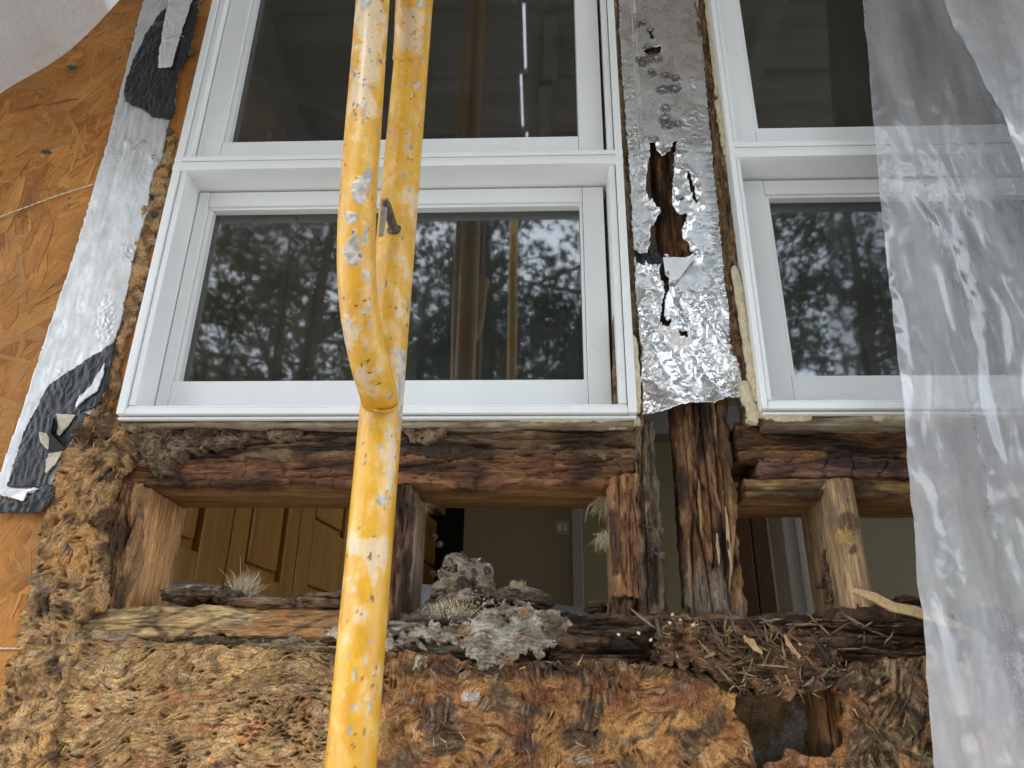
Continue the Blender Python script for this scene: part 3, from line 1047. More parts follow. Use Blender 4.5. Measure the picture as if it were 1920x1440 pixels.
def lowl_fn(X, Z):
    u, v = proj(X, X * 0, Z)
    w = fbm(X * 60, Z * 60, 1.7, 3)
    m = inpoly(u, v + 8 * w, LOW_L)
    F = fibres(X, Z, 6.0, 0.042, 0.15, 0.55)
    low = fbm(X * 16, Z * 20, 31.0, 4)
    mid = fbm(X * 60, Z * 110, 32.0, 4)
    g1, g2, kk = voro(X * 130 + 0.5 * mid, Z * 230)
    nest = blob(u, v, 560, 1375, 70, 40) + blob(u, v, 480, 1360, 30, 30) + 0.6 * blob(u, v, 240, 1290, 40, 20)
    hole = sst(0.45, 0.2, g1) * sst(0.25, 0.6, nest + 0.35 * fbm(X * 40, Z * 40, 35.0, 3))
    y = 0.004 - 0.0022 * low - 0.0009 * mid - 0.0013 * F['fa'] - 0.0006 * F['fb'] - 0.0014 * F['lv'] - 0.0006 * F['ter'] + 0.007 * F['pit'] + 0.004 * hole
    y = y - 0.006 * blob(u, v, 300, 1250, 200, 25)
    c = lerp(TAN, (0.53, 0.33, 0.135), sst(-0.4, 0.5, fbm(X * 26, Z * 40, 36.0, 3)))
    c = lerp(c, (0.44, 0.185, 0.075), 0.8 * sst(0.15, 0.6, fbm(X * 30, Z * 50, 37.0, 3) + 0.5 * blob(u, v, 310, 1290, 60, 25) + 0.4 * blob(u, v, 150, 1440, 200, 40)))
    c = lerp(c, (0.17, 0.105, 0.06), 0.8 * sst(0.15, 0.7, fbm(X * 50, Z * 80, 38.0, 4) + 0.6 * blob(u, v, 600, 1300, 70, 60) + 0.5 * blob(u, v, 150, 1230, 60, 40)))
    c = lerp(c, PALE, 0.75 * sst(0.2, 0.6, fbm(X * 70, Z * 100, 39.0, 3) + 0.5 * blob(u, v, 210, 1270, 40, 60)))
    c = lerp(c, DKB, 0.75 * sst(0.5, 0.8, fbm(X * 60, Z * 60, 41.0, 3)))
    c = c * (1 + 0.17 * F['fa'][..., None] + 0.10 * F['fb'][..., None]) * (0.78 + 0.44 * _jit[F['k'], 1][..., None])
    return y, m, c


t_low = thing('rotted_sheathing', 'tan termite-eaten sheathing below the pale left plate, fibres exposed', 'sheathing')
grid_sheet('eaten_board', -0.66, -0.11, -0.11, 0.085, 0.00095, lowl_fn, M['rot'], t_low, 0.010)
loose_fibres('loose_fibres', 3000, -0.64, -0.12, -0.10, 0.085, lambda u, v: inpoly(u, v, LOW_L), lambda x, z: lowl_fn(x, z)[0],
             [TAN, PALE, GOLD, (0.5, 0.3, 0.13), (0.24, 0.13, 0.06)], M['splinter'], t_low, 8, 0.004, 0.018, 0.0005, 0.0022, 0.1)


def lowr_fn(X, Z):
    u, v = proj(X, X * 0, Z)
    w = fbm(X * 70, Z * 70, 2.7, 4)
    w2 = fbm(X * 70, Z * 70, 8.7, 4)
    m = inpoly(u + 7 * w, v + 7 * w2, LOW_R)
    F = fibres(X, Z, 9.0, 0.030, -0.4, 1.0)
    low = fbm(X * 18, Z * 18, 51.0, 4)
    mid = fbm(X * 70, Z * 70, 52.0, 4)
    right = sst(1560, 1620, u)
    y = 0.002 - 0.0036 * low - 0.0010 * mid - 0.0011 * F['fa'] - 0.0007 * F['fb'] - 0.0018 * F['lv'] - 0.0010 * F['ter'] + 0.0045 * F['pit'] * (_jit[F['k'], 2] > 0.55)
    sm = 0.8 + 0.5 * sst(-0.15, 0.4, fbm(X * 13, Z * 13, 50.0, 2) + 0.5 * blob(u, v, 1000, 1260, 500, 30))
    y = 0.002 - 0.003 * low + (y - 0.002 + 0.003 * low) * sm
    y = y + 0.006 * right * ridged(X * 55, Z * 30, 53.0, 3) * 0.5
    y = y + 0.012 * sst(0.3, 0.9, blob(u, v, 740, 1400, 35, 60))
    c = lerp(ORG, (0.58, 0.30, 0.105), sst(-0.3, 0.5, fbm(X * 26, Z * 26, 54.0, 3)))
    c = lerp(c, RED, 0.85 * sst(0.0, 0.55, fbm(X * 24, Z * 34, 55.0, 4) + 0.5 * blob(u, v, 1180, 1290, 250, 40) - 0.5 * blob(u, v, 1180, 1390, 200, 40)))
    c = lerp(c, (0.13, 0.085, 0.055), 0.9 * sst(0.1, 0.6, fbm(X * 34, Z * 34, 56.0, 4) + 0.9 * blob(u, v, 830, 1375, 60, 50) + 0.5 * blob(u, v, 1090, 1380, 50, 30) + 0.4 * blob(u, v, 1000, 1330, 60, 25) + 0.55 * right))
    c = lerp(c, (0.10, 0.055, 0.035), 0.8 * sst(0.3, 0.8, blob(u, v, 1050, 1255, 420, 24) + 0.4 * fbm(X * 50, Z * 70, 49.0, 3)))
    c = lerp(c, BLK, 0.75 * sst(0.40, 0.75, fbm(F['A'] * 38, F['B'] * 170, 57.0, 3) + 0.3 * right))
    c = lerp(c, PALE, 0.5 * sst(0.25, 0.7, fbm(F['A'] * 40, F['B'] * 190, 58.0, 3) + 0.25 * right + 0.3 * blob(u, v, 1300, 1420, 80, 30)))
    c = lerp(c, WHT, 0.9 * sst(0.45, 0.8, 0.9 * blob(u, v, 885, 1305, 26, 22) + 0.6 * blob(u, v, 770, 1300, 25, 30) + 0.8 * blob(u, v, 1090, 1425, 40, 14) + 0.3 * fbm(X * 120, Z * 120, 59.0, 3)))
    c = c * (1 + 0.17 * F['fa'][..., None] + 0.10 * F['fb'][..., None]) * (0.78 + 0.44 * _jit[F['k'], 1][..., None])
    return y, m, c * 0.70


t_lowr = thing('rotted_sheathing', 'orange brown rotted sheathing with a torn hole, below the dark plate and debris', 'sheathing')
grid_sheet('eaten_board', -0.17, 0.72, -0.15, 0.075, 0.00100, lowr_fn, M['rot'], t_lowr, 0.012)
loose_fibres('loose_fibres', 500, -0.16, 0.60, -0.11, 0.07, lambda u, v: inpoly(u, v, LOW_R), lambda x, z: lowr_fn(x, z)[0],
             [ORG, (0.55, 0.3, 0.12), RED, (0.16, 0.09, 0.05), PALE], M['splinter'], t_lowr, 9, 0.004, 0.014, 0.0005, 0.003)

# plain boards that carry on below the picture
for nm, xa, xb, lab in (('lower_sheathing', -1.5, -0.115, 'plain sheathing board low on the wall, beneath the tan rotted sheathing'),
                        ('lower_sheathing', -0.11, 1.5, 'plain sheathing board low on the wall, beneath the orange rotted sheathing')):
    ob = box(nm, xa, xb, 0.020, 0.031, -1.9, -0.07, plain_mat('old_sheathing', (0.40, 0.2, 0.08), 0.7, 0, 0.3, 40, 0.001), None, 0)
    tag(ob, lab, 'sheathing')


OLD = plain_mat('old_sheathing_upper', (0.40, 0.2, 0.08), 0.7, 0, 0.3, 40, 0.001)
tag(box('end_sheathing', 0.816, 2.6, 0.0, 0.0115, -0.06, 1.44, OLD, None, 0), 'plain sheathing board filling the wall past the plastic covered window', 'sheathing')
tag(box('head_sheathing', -0.477, 2.6, 0.0, 0.0115, 1.465, 1.80, OLD, None, 0), 'plain sheathing board running over both window heads', 'sheathing')
tag(box('mullion_board', 0.106, 0.232, 0.013, 0.030, 0.96, 1.46, OLD, None, 0), 'plain board behind the upper foil strip between the windows', 'board')


def cavity_fn(X, Z):
    u, v = proj(X, X * 0 + 0.07, Z)
    low = fbm(X * 40, Z * 40, 61.0, 4)
    mid = fbm(X * 160, Z * 160, 62.0, 3)
    y = 0.07 - 0.003 * low - 0.001 * mid
    c = lerp((0.32, 0.20, 0.10), (0.44, 0.30, 0.16), sst(-0.5, 0.5, low + 0.4 * mid))
    mo = blob(u, v, 1500, 1345, 18, 40) + blob(u, v, 1475, 1385, 30, 26) + blob(u, v, 1440, 1415, 40, 16)
    c = lerp(c, (0.55, 0.54, 0.50), 0.9 * sst(0.35, 0.9, mo + 0.5 * fbm(X * 150, Z * 110, 63.0, 4)))
    return y, np.ones(X.shape, bool), c


t_c = thing('cavity_backing', 'brown backing board with white mould inside the torn hole', 'board')
grid_sheet('backing_board', 0.17, 0.58, -0.13, 0.055, 0.0017, cavity_fn, M['rot'], t_c, 0.012)


# ------------------------------------------------------------------ framing timbers
def rot_fn(axis, seed, amp, pal, front_only=0.05, lam=0.0, cube=0.0, stain=None, clean=(0.46, 0.24, 0.09), fibre=1.0, dark=0.0):
    """decay that eats a timber from its weather face (NY < 0); pal = (main, second, dark, light)"""
    def fn(A, C, Y, NC, NY):
        a, c = A, C + 0.35 * Y
        d0 = sst(front_only, 0.0, Y - FR0 + 0.012 * fbm(a * 18, c * 18, seed + 4, 2))          # 1 at the weather face
        low = fbm(a * 9, c * 26, seed, 4)
        gr = ridged(a * 9, c * 260, seed + 2, 3)
        gr2 = ridged(a * 40, c * 620, seed + 3, 2)
        crack = sst(0.82, 1.05, ridged(a * 5, c * 60, seed + 5, 1) + 0.15 * low)
        led = fbm(a * 12, c * 75, seed + 6, 3)
        led = np.floor(led * 4) / 4
        rough = fbm(a * 70, c * 190, seed + 12, 4)
        D = 0.0030 * low + 0.0017 * gr * fibre + 0.0010 * gr2 * fibre - 0.005 * crack + lam * led + 0.0016 * rough
        if cube:
            f1, f2, k = voro(a * 30 + 0.3 * low, c * 45)
            D = D - cube * sst(0.09, 0.0, f2 - f1) + 0.0012 * (_jit[k, 2] - 0.5)
        D = amp * D * (0.10 + 0.90 * d0)
        cc = lerp(pal[0], pal[1], sst(-0.35, 0.45, fbm(a * 13, c * 60, seed + 8, 4)))
        cc = lerp(cc, pal[3], 0.8 * sst(0.2, 0.65, fbm(a * 22, c * 130, seed + 9, 3)))
        cc = lerp(cc, pal[2], 0.92 * sst(0.0, 0.5, fbm(a * 11, c * 45, seed + 10, 4) + dark))
        if stain is not None:
            cc = stain(A, C, Y, cc)
        cl = lerp(clean, tuple(x * 0.72 for x in clean), sst(-0.2, 0.5, fbm(a * 8, c * 160, seed + 11, 3)))
        cc = lerp(cl, cc, np.clip(d0 * 1.25 + 0.12 * low, 0, 1))
        cc = cc * (1 + 0.16 * gr[..., None])
        return D, cc
    return fn


def z_(py, d=FR0, x=900): return PZ(x, py, d)
def x_(px_, py, d=FR0): return PX(px_, py, d)


BRN = ((0.12, 0.06, 0.03), (0.21, 0.10, 0.04), BLK, (0.30, 0.15, 0.06))
MUD = ((0.15, 0.09, 0.05), (0.22, 0.14, 0.08), (0.04, 0.025, 0.017), (0.33, 0.20, 0.10))
REDB = ((0.165, 0.074, 0.036), (0.23, 0.108, 0.05), (0.055, 0.03, 0.02), (0.34, 0.17, 0.085))
PINK = ((0.165, 0.085, 0.06), (0.235, 0.125, 0.09), (0.05, 0.03, 0.025), (0.12, 0.065, 0.045))
OCH = ((0.30, 0.175, 0.07), (0.40, 0.24, 0.10), (0.08, 0.05, 0.03), (0.20, 0.12, 0.06))
GREYW = ((0.18, 0.135, 0.095), (0.27, 0.19, 0.125), (0.055, 0.037, 0.027), (0.40, 0.24, 0.12))

# left rough sill
XLs, XRs = x_(212, 840), x_(1192, 840)
Z1, Z2, Z3 = z_(795), z_(855), z_(908)
t = thing('upper_sill_beam', 'dark crumbling upper sill beam under the window behind the scaffold tube', 'beam')
beam('timber', 'x', XLs, XRs, Z2 + 0.001, Z1 + 0.004, FR0 + 0.002, FR1, rot_fn('x', 70, 1.7, MUD, 0.06, 0.004, 0, dark=0.15), M['rot_x'], t, 0.0012, 0.0009)
t = thing('lower_sill_beam', 'reddish cracked lower sill beam heading the openings left of the post', 'beam')
beam('timber', 'x', XLs + 0.004, XRs - 0.004, Z3, Z2, FR0 - 0.001, FR1, rot_fn('x', 75, 1.1, REDB, 0.05, 0.002, 0.0018, clean=(0.42, 0.23, 0.085)), M['rot_x'], t, 0.0012, 0.0009)
# right rough sill: three members
XR2 = 0.82
ZR1, ZR2, ZR3, ZR4 = PZ(1500, 800, FR0), PZ(1500, 858, FR0), PZ(1500, 893, FR0), PZ(1500, 926, FR0)
xa = x_(1386, 850)
t = thing('upper_sill_beam', 'dark brown upper sill beam with a black rotten patch, under the plastic covered window', 'beam')
beam('timber', 'x', xa, XR2, ZR2 + 0.003, ZR1, FR0 + 0.004, FR1, rot_fn('x', 81, 1.8, BRN, 0.06, 0.004, 0, dark=0.1), M['rot_x'], t, 0.0012, 0.0009)
t = thing('middle_sill_strip', 'purplish cubed middle sill strip resting above the clean replacement stud', 'beam')
beam('timber', 'x', xa + 0.02, XR2, ZR3, ZR2 - 0.001, FR0 - 0.003, FR1 - 0.01, rot_fn('x', 85, 0.9, PINK, 0.06, 0.001, 0.0035, fibre=0.6), M['rot_x'], t, 0.0012, 0.0009)
t = thing('lower_sill_strip', 'ochre lower sill strip notched over the clean replacement stud', 'beam')
beam('timber', 'x', xa + 0.004, XR2, ZR4, ZR3 - 0.001, FR0 + 0.008, FR1, rot_fn('x', 88, 1.0, OCH, 0.05, 0.002), M['rot_x'], t, 0.0012, 0.0009)

# studs
zt_, zb_ = z_(909), z_(1146)
t = thing('jamb_stud', 'left jamb stud, split and blackened outside, smooth orange board inside', 'stud')
beam('timber', 'z', zb_ - 0.01, zt_ - 0.001, x_(196, 1010), x_(252, 1010), FR0 - 0.004, FR1,
     rot_fn('z', 91, 2.0, ((0.27, 0.15, 0.075), (0.36, 0.20, 0.09), DKB, (0.44, 0.25, 0.11)), 0.028, 0.004, 0, clean=(0.80, 0.44, 0.19)), M['rot_z'], t, 0.0012, 0.0008)
p0, p1 = P(288, 980, FR0 + 0.07), P(278, 1030, FR0 + 0.07)
xs = x_(252, 1010) + 0.0008
tag(mesh_np('crayon_mark', [[xs, 0.066, PZ(270, 985)], [xs, 0.068, PZ(270, 985)], [xs, 0.062, PZ(270, 1035)], [xs, 0.0605, PZ(270, 1035)]], [[0, 1, 2, 3]], None, plain_mat('yellow_crayon', (0.75, 0.5, 0.06), 0.7), t, None, False))
t = thing('split_stud', 'dark split stud directly behind the yellow scaffold leg', 'stud')
beam('timber', 'z', zb_ - 0.008, zt_ - 0.001, x_(722, 1010), x_(768, 1010), FR0, FR1,
     rot_fn('z', 95, 1.4, ((0.15, 0.085, 0.05), (0.22, 0.11, 0.06), BLK, (0.28, 0.16, 0.09)), 0.03, 0.003, 0, clean=(0.38, 0.25, 0.165)), M['rot_z'], t, 0.0014, 0.0009)
t = thing('trimmer_stud', 'short reddish orange trimmer stud with a broken lower end beside the narrow gap', 'stud')
beam('timber', 'z', z_(1120), z_(890), x_(1150, 1010), x_(1198, 1010), FR0 - 0.004, FR1 - 0.01,
     rot_fn('z', 101, 1.3, ((0.22, 0.105, 0.05), (0.31, 0.155, 0.07), (0.08, 0.04, 0.025), (0.40, 0.22, 0.10)), 0.06, 0.003, 0, clean=(0.42, 0.28, 0.13)), M['rot_z'], t, 0.0012, 0.0008, rag=(0.012, 0.006))
t = thing('king_stud', 'grey brown king stud running up past the sill end beside the narrow gap', 'stud')
beam('timber', 'z', z_(1158), z_(782), x_(1195, 960) + 0.001, x_(1236, 960), FR0 + 0.012, FR1,
     rot_fn('z', 105, 1.5, GREYW, 0.07, 0.003, 0, clean=(0.25, 0.18, 0.11), dark=0.1), M['rot_z'], t, 0.0012, 0.0008, rag=(0.004, 0.004))
t = thing('stud_stump', 'blackened stump wedged under the broken trimmer stud', 'stud')
beam('timber', 'z', z_(1158), z_(1112), x_(1150, 1140), x_(1194, 1140), FR0 + 0.008, FR1 - 0.02,
     rot_fn('z', 108, 1.6, ((0.10, 0.06, 0.035), (0.18, 0.11, 0.06), BLK, (0.30, 0.19, 0.10)), 0.07, 0.003, dark=0.1), M['rot_z'], t, 0.0012, 0.0009, rag=(0, 0.006))
t = thing('rotted_post', 'thick dark rotted post of two studs hanging below the torn foil', 'post')
PO = ((0.13, 0.065, 0.034), (0.22, 0.115, 0.055), BLK, (0.34, 0.19, 0.085))


def post_stain(A, C, Y, cc):
    h = (A - z_(1165)) / (z_(755) - z_(1165))
    o_ = fbm(C * 90, A * 12, 3.0, 3)
    cc = lerp(cc, (0.33, 0.165, 0.065), 0.75 * sst(0.15, 0.55, o_ - np.abs(h - 0.35) * 0.9))
    return lerp(cc, (0.20, 0.165, 0.13), 0.75 * sst(0.25, 0.08, h + 0.1 * o_))


beam('left_stud', 'z', z_(1166), 1.2, x_(1286, 960), x_(1325, 960), FR0 + 0.004, FR0 + 0.062,
     rot_fn('z', 111, 1.5, PO, 0.09, 0.0015, 0, post_stain, clean=(0.12, 0.07, 0.04)), M['rot_z'], t, 0.0012, 0.0008, rag=(0.004, 0))
beam('right_stud', 'z', z_(1168), 1.2, x_(1328, 960), x_(1373, 960), FR0 + 0.002, FR0 + 0.062,
     rot_fn('z', 114, 1.6, PO, 0.09, 0.0018, 0, post_stain, clean=(0.12, 0.07, 0.04)), M['rot_z'], t, 0.0012, 0.0008, rag=(0.01, 0))
tcl = thing('replacement_stud', 'clean pale brown stud with a knot, standing right of the rotted post', 'stud')


def clean_fn(A, C, Y, NC, NY):
    low = fbm(A * 6, C * 20 + Y * 8, 121.0, 3)
    gr = fbm(A * 9, C * 190 + Y * 80, 122.0, 4)
    zk, xk = PZ(1592, 982, FR0 - 0.012), PX(1592, 982, FR0 - 0.012)
    kd = np.hypot((A - zk) / 1.15, C - xk) + 0.001 * low
    knot = sst(0.0125, 0.010, kd) * (NY < -0.5)
    D = 0.0007 * low + 0.0004 * gr - 0.0010 * knot * (0.5 + 0.5 * np.sin(kd * 2600))
    c = lerp((0.40, 0.25, 0.125), (0.52, 0.345, 0.19), sst(-0.4, 0.5, gr))
    c = lerp(c, (0.24, 0.165, 0.11), 0.75 * sst(0.0, 0.6, fbm(A * 20, C * 60 + Y * 40, 123.0, 4)))
    c = lerp(c, (0.10, 0.065, 0.045), 0.9 * sst(0.55, 0.8, fbm(A * 60, C * 90, 124.0, 3)))
    c = lerp(c, (0.15, 0.085, 0.05), 0.75 * knot)
    return D, c


beam('timber', 'z', z_(1152), PZ(1580, 896, FR0 - 0.012), x_(1572, 1020, FR0 - 0.012), x_(1626, 1020, FR0 - 0.012), FR0 - 0.012, FR1 - 0.01, clean_fn, M['rot_z'], tcl, 0.0012, 0.0010, 0.011)

# dark bark flake hanging on the side of the replacement stud
t = thing('bark_flake', 'dark torn bark flake hanging on the side of the clean replacement stud', 'bark')
yfl = FR0 + 0.03
fl_poly = [(1552, 1008), (1562, 1022), (1568, 1036), (1567, 1062), (1560, 1080), (1562, 1100), (1556, 1124), (1550, 1136), (1542, 1130), (1545, 1108), (1528, 1102), (1536, 1090), (1541, 1078), (1538, 1058), (1541, 1036)]


def flake_fn(X, Z):
    u, v = proj(X, X * 0 + yfl, Z)
    m = inpoly(u + 2 * fbm(X * 200, Z * 200, 1.0, 2), v, fl_poly)
    r = ridged(X * 120, Z * 60, 131.0, 3)
    y = yfl - 0.004 * r - 0.02 * sst(1540, 1570, u) * 0.3 - 0.006 * fbm(X * 60, Z * 60, 130.0)
    return y, m, lerp((0.055, 0.035, 0.025), (0.16, 0.10, 0.06), sst(0, 1.2, r))


grid_sheet('flake', x_(1515, 1070, yfl), x_(1580, 1070, yfl), z_(1145, yfl), z_(1000, yfl), 0.0008, flake_fn, M['rot'], t, 0.003)

# ------------------------------------------------------------------ bottom plates
t = thing('bottom_plate', 'pale eaten bottom plate with dark channels, below the left opening', 'plate')
ZP1, ZP2, ZP3 = PZ(400, 1142, FR0), PZ(400, 1194, FR0), PZ(400, 1220, FR0)


def plate_stain(A, C, Y, cc):
    f = fbm(A * 16, C * 70, 141.0, 4)
    k = np.abs(perlin(A * 14 + 0.5 * f, C * 40 + 0.6 * f, 142.0))
    c = lerp((0.56, 0.40, 0.19), (0.44, 0.27, 0.11), sst(-0.3, 0.4, f))
    uu, _ = proj(A, A * 0 + FR0, C)
    c = lerp(c, (0.42, 0.19, 0.065), 0.85 * sst(470, 560, uu + 60 * f))
    c = lerp(c, (0.145, 0.10, 0.06), 0.9 * sst(0.13, 0.04, k))
    c = lerp(c, (0.25, 0.18, 0.11), 0.7 * sst(0.1, 0.5, fbm(A * 60, C * 100, 143.0, 3)))
    return lerp(c, cc, 0.15)


beam('upper_layer', 'x', x_(135, 1170), x_(730, 1170), ZP2, ZP1, FR0 - 0.006, FR1, rot_fn('x', 140, 0.8, OCH, 0.06, 0.003, 0, plate_stain), M['rot_x'], t, 0.0011, 0.0009)
beam('lower_layer', 'x', x_(120, 1205), x_(735, 1205), ZP3 - 0.01, ZP2 - 0.0015, FR0 - 0.003, FR1,
     rot_fn('x', 146, 1.9, ((0.29, 0.21, 0.135), (0.36, 0.26, 0.16), (0.075, 0.05, 0.03), (0.22, 0.15, 0.09)), 0.06, 0.005), M['rot_x'], t, 0.0011, 0.0008)
t = thing('bottom_plate', 'black-brown laminated bottom plate under the post, buried in splinters', 'plate')
DKL = ((0.065, 0.038, 0.024), (0.12, 0.07, 0.04), (0.02, 0.013, 0.01), (0.20, 0.12, 0.065))
ZD1, ZD2, ZD3 = PZ(1200, 1156, FR0), PZ(1200, 1204, FR0), PZ(1200, 1246, FR0)
beam('upper_layer', 'x', x_(1035, 1180), 0.82, ZD2, ZD1, FR0 - 0.004, FR1, rot_fn('x', 150, 1.8, DKL, 0.07, 0.006), M['rot_x'], t, 0.0011, 0.0008)
beam('lower_layer', 'x', x_(1030, 1220), 0.82, ZD3, ZD2 - 0.001, FR0 + 0.0, FR1, rot_fn('x', 154, 2.0, DKL, 0.07, 0.006), M['rot_x'], t, 0.0011, 0.0008)
t = thing('bottom_plate', 'grey flaking plate end between the yellow leg and the white fungus', 'plate')
beam('timber', 'x', x_(700, 1180), x_(1034, 1180), PZ(900, 1240, FR0), PZ(900, 1158, FR0), FR0 + 0.002, FR1,
     rot_fn('x', 158, 2.0, ((0.36, 0.31, 0.24), (0.46, 0.41, 0.33), (0.07, 0.05, 0.035), (0.27, 0.19, 0.12)), 0.07, 0.006), M['rot_x'], t, 0.0011, 0.0008)
t = thing('cavity_stud', 'dark brown stud at the side of the torn hole', 'stud')
beam('timber', 'z', -0.14, PZ(1500, 1258, FR0), x_(1548, 1360), x_(1600, 1360), FR0 + 0.012, 0.0675, rot_fn('z', 160, 1.0, BRN, 0.08, 0.002), M['rot_z'], t, 0.0014, 0.0011)


# ------------------------------------------------------------------ crusts, lumps and debris
def crust(name, poly, x0, x1, z0, z1, y0, bulge, colf, mat, parent, seed, res=0.0009, warp=10, ridge=0.004, worm=9.0):
    def fn(X, Z):
        u, v = proj(X, X * 0 + y0, Z)
        w1, w2 = fbm(X * 75, Z * 75, seed, 4), fbm(X * 75, Z * 75, seed + 3, 4)
        uu, vv = u + warp * w1, v + warp * w2
        m = inpoly(uu, vv, poly)
        # distance-like falloff towards the outline
        cx, cz = np.mean([p[0] for p in poly]), np.mean([p[1] for p in poly])
        rx, rz = np.ptp([p[0] for p in poly]) / 2, np.ptp([p[1] for p in poly]) / 2
        r = np.clip(1 - ((uu - cx) / rx) ** 2 * 0.8 - ((vv - cz) / rz) ** 2 * 0.8, 0, 1)
        f = fbm(X * 32, Z * 48, seed + 5, 4)
        f_ = fbm(X * 15, Z * 46, seed + 5, 4)
        q_ = f_ * 3.4
        wr = (q_ - np.floor(q_)) ** 1.6 * 1.1 + 0.5 * np.floor(q_) * 0.6
        y = y0 - bulge * (0.25 + 0.75 * np.sqrt(r)) - ridge * wr - 0.005 * f - 0.0011 * ridged(X * 120, Z * 260, seed + 6, 2)
        g1, g2, kk = voro(X * 110, Z * 190)
        y = y + 0.005 * sst(0.32, 0.15, g1) * (_jit[kk, 1] > 0.84)
        return y, m, colf(X, Z, u, v, f, wr)
    return grid_sheet(name, x0, x1, z0, z1, res, fn, mat, parent, bulge + 0.02)


def fung_col(X, Z, u, v, f, wr):
    c = lerp((0.34, 0.285, 0.21), (0.62, 0.56, 0.46), sst(-0.4, 0.4, fbm(X * 40, Z * 60, 171.0, 4)))
    c = lerp(c, (0.17, 0.115, 0.07), 0.88 * sst(-0.05, 0.45, fbm(X * 40, Z * 90, 172.0, 4) + 0.25 * sst(1000, 1060, u)))
    return lerp(c, (0.42, 0.21, 0.09), 0.8 * sst(0.35, 0.65, fbm(X * 45, Z * 45, 173.0, 3) + 0.4 * blob(u, v, 985, 1240, 40, 30) + 0.4 * blob(u, v, 1010, 1150, 30, 16)))


t = thing('fungus_crust', 'cream white fungus crust swelling over the plate below the grey nest lump', 'fungus')
crust('crust', [(745, 1186), (790, 1176), (840, 1166), (880, 1160), (905, 1135), (960, 1128), (1010, 1140), (1062, 1150), (1066, 1195), (1040, 1215), (1010, 1235), (985, 1225),
                (955, 1250), (930, 1262), (900, 1255), (880, 1228), (850, 1205), (790, 1212), (745, 1205)],
      PX(715, 1180), PX(1085, 1180), PZ(900, 1280), PZ(900, 1115), FR0 - 0.004, 0.011, fung_col, M['fungus'], t, 170, warp=17, ridge=0.0034)
t = thing('fungus_crust', 'small white mould rim spread along the joint beside the yellow leg', 'fungus')
crust('crust', [(596, 1188), (640, 1176), (700, 1180), (742, 1188), (745, 1230), (700, 1222), (640, 1208)],
      PX(580, 1190), PX(755, 1190), PZ(660, 1240), PZ(660, 1165), FR0 - 0.008, 0.006, fung_col, M['fungus'], t, 176, ridge=0.002)


def mud_col(X, Z, u, v, f, wr):
    c = lerp((0.17, 0.11, 0.065), (0.29, 0.20, 0.125), sst(-0.4, 0.4, fbm(X * 45, Z * 45, 181.0, 4)))
    c = lerp(c, (0.055, 0.036, 0.026), 0.85 * sst(0.1, 0.55, fbm(X * 40, Z * 40, 182.0, 4) + 0.6 * blob(u, v, 430, 820, 50, 20)))
    return lerp(c, (0.38, 0.30, 0.21), 0.6 * sst(0.3, 0.6, fbm(X * 90, Z * 90, 183.0, 3)))


t = thing('mud_crust', 'brown papery termite mud caked over the left end of the sill beams', 'mud')
crust('crust', [(205, 800), (255, 806), (300, 800), (370, 806), (432, 812), (470, 818), (478, 832), (450, 846), (405, 842), (385, 856), (350, 862), (335, 888), (305, 902), (285, 880), (240, 876), (215, 868)],
      PX(185, 840), PX(500, 840), PZ(330, 920), PZ(330, 785), FR0 + 0.002, 0.016, mud_col, M['rot'], t, 180, ridge=0.0045, worm=12)
t = thing('mud_crust', 'small round mud tube knot on the upper sill beam', 'mud')
crust('crust', [(505, 808), (540, 800), (572, 806), (566, 828), (530, 836), (506, 828)], PX(490, 820), PX(590, 820), PZ(540, 846), PZ(540, 790), FR0 + 0.001, 0.009, mud_col, M['rot'], t, 186, ridge=0.003, warp=6)
t = thing('mud_crust', 'rounded mud lump on the upper sill beam just right of the yellow leg', 'mud')
crust('crust', [(756, 806), (800, 800), (836, 806), (842, 826), (806, 838), (766, 834)], PX(745, 820), PX(860, 820), PZ(800, 850), PZ(800, 788), FR0 + 0.001, 0.012, mud_col, M['rot'], t, 189, ridge=0.0035, warp=6)


def lump(name, cx, cy, rx, ry, depth, ydepth, amp, pal, mat, parent, seed, n=150, strata=1.0):
    """a crumbly lump resting on the plate; pixel centre and radii"""
    c = P(cx, cy, ydepth)
    sx = (P(cx + rx, cy, ydepth) - c)[0]
    sz = (P(cx, cy - ry, ydepth) - c)[2]
    th, ph = np.meshgrid(np.linspace(0, 2 * np.pi, n, endpoint=False), np.linspace(0.02, np.pi - 0.02, n // 2))
    d = np.stack([np.sin(ph) * np.cos(th), np.sin(ph) * np.sin(th), np.cos(ph)], -1)
    p = d * np.array([sx, depth, sz])
    q = p * 1.0
    X, Y, Z = q[..., 0] + c[0], q[..., 1], q[..., 2] + c[2]
    low = fbm(X * 30, Y * 30, Z * 30 + seed, 4)
    st = ridged(X * 35, Y * 35 + seed, Z * 190, 3)
    fi = ridged(X * 150, Y * 150, Z * 220 + seed, 3)
    r = 1 + amp * (0.55 * low) + amp * 0.30 * strata * st + 0.085 * fi
    p = p * r[..., None] + c
    col = lerp(pal[0], pal[1], sst(-0.4, 0.4, fbm(X * 60, Y * 60, Z * 90 + seed, 4)))
    col = lerp(col, pal[2], 0.9 * sst(0.1, 0.55, fbm(X * 50, Y * 50 + 9, Z * 80 + seed, 4)))
    col = lerp(col, pal[3], 0.8 * sst(0.2, 0.6, fbm(X * 80, Y * 80 + 4, Z * 80 + seed, 3) + 0.5 * sst(0.2, 0.9, d[..., 2])))
    idx = np.arange(n * (n // 2)).reshape(n // 2, n)
    rr = np.roll(idx, -1, 1)
    qd = np.stack([idx[:-1], idx[1:], rr[1:], rr[:-1]], -1).reshape(-1, 4)
    return mesh_np(name, p.reshape(-1, 3), qd, None, mat, parent, col.reshape(-1, 3))


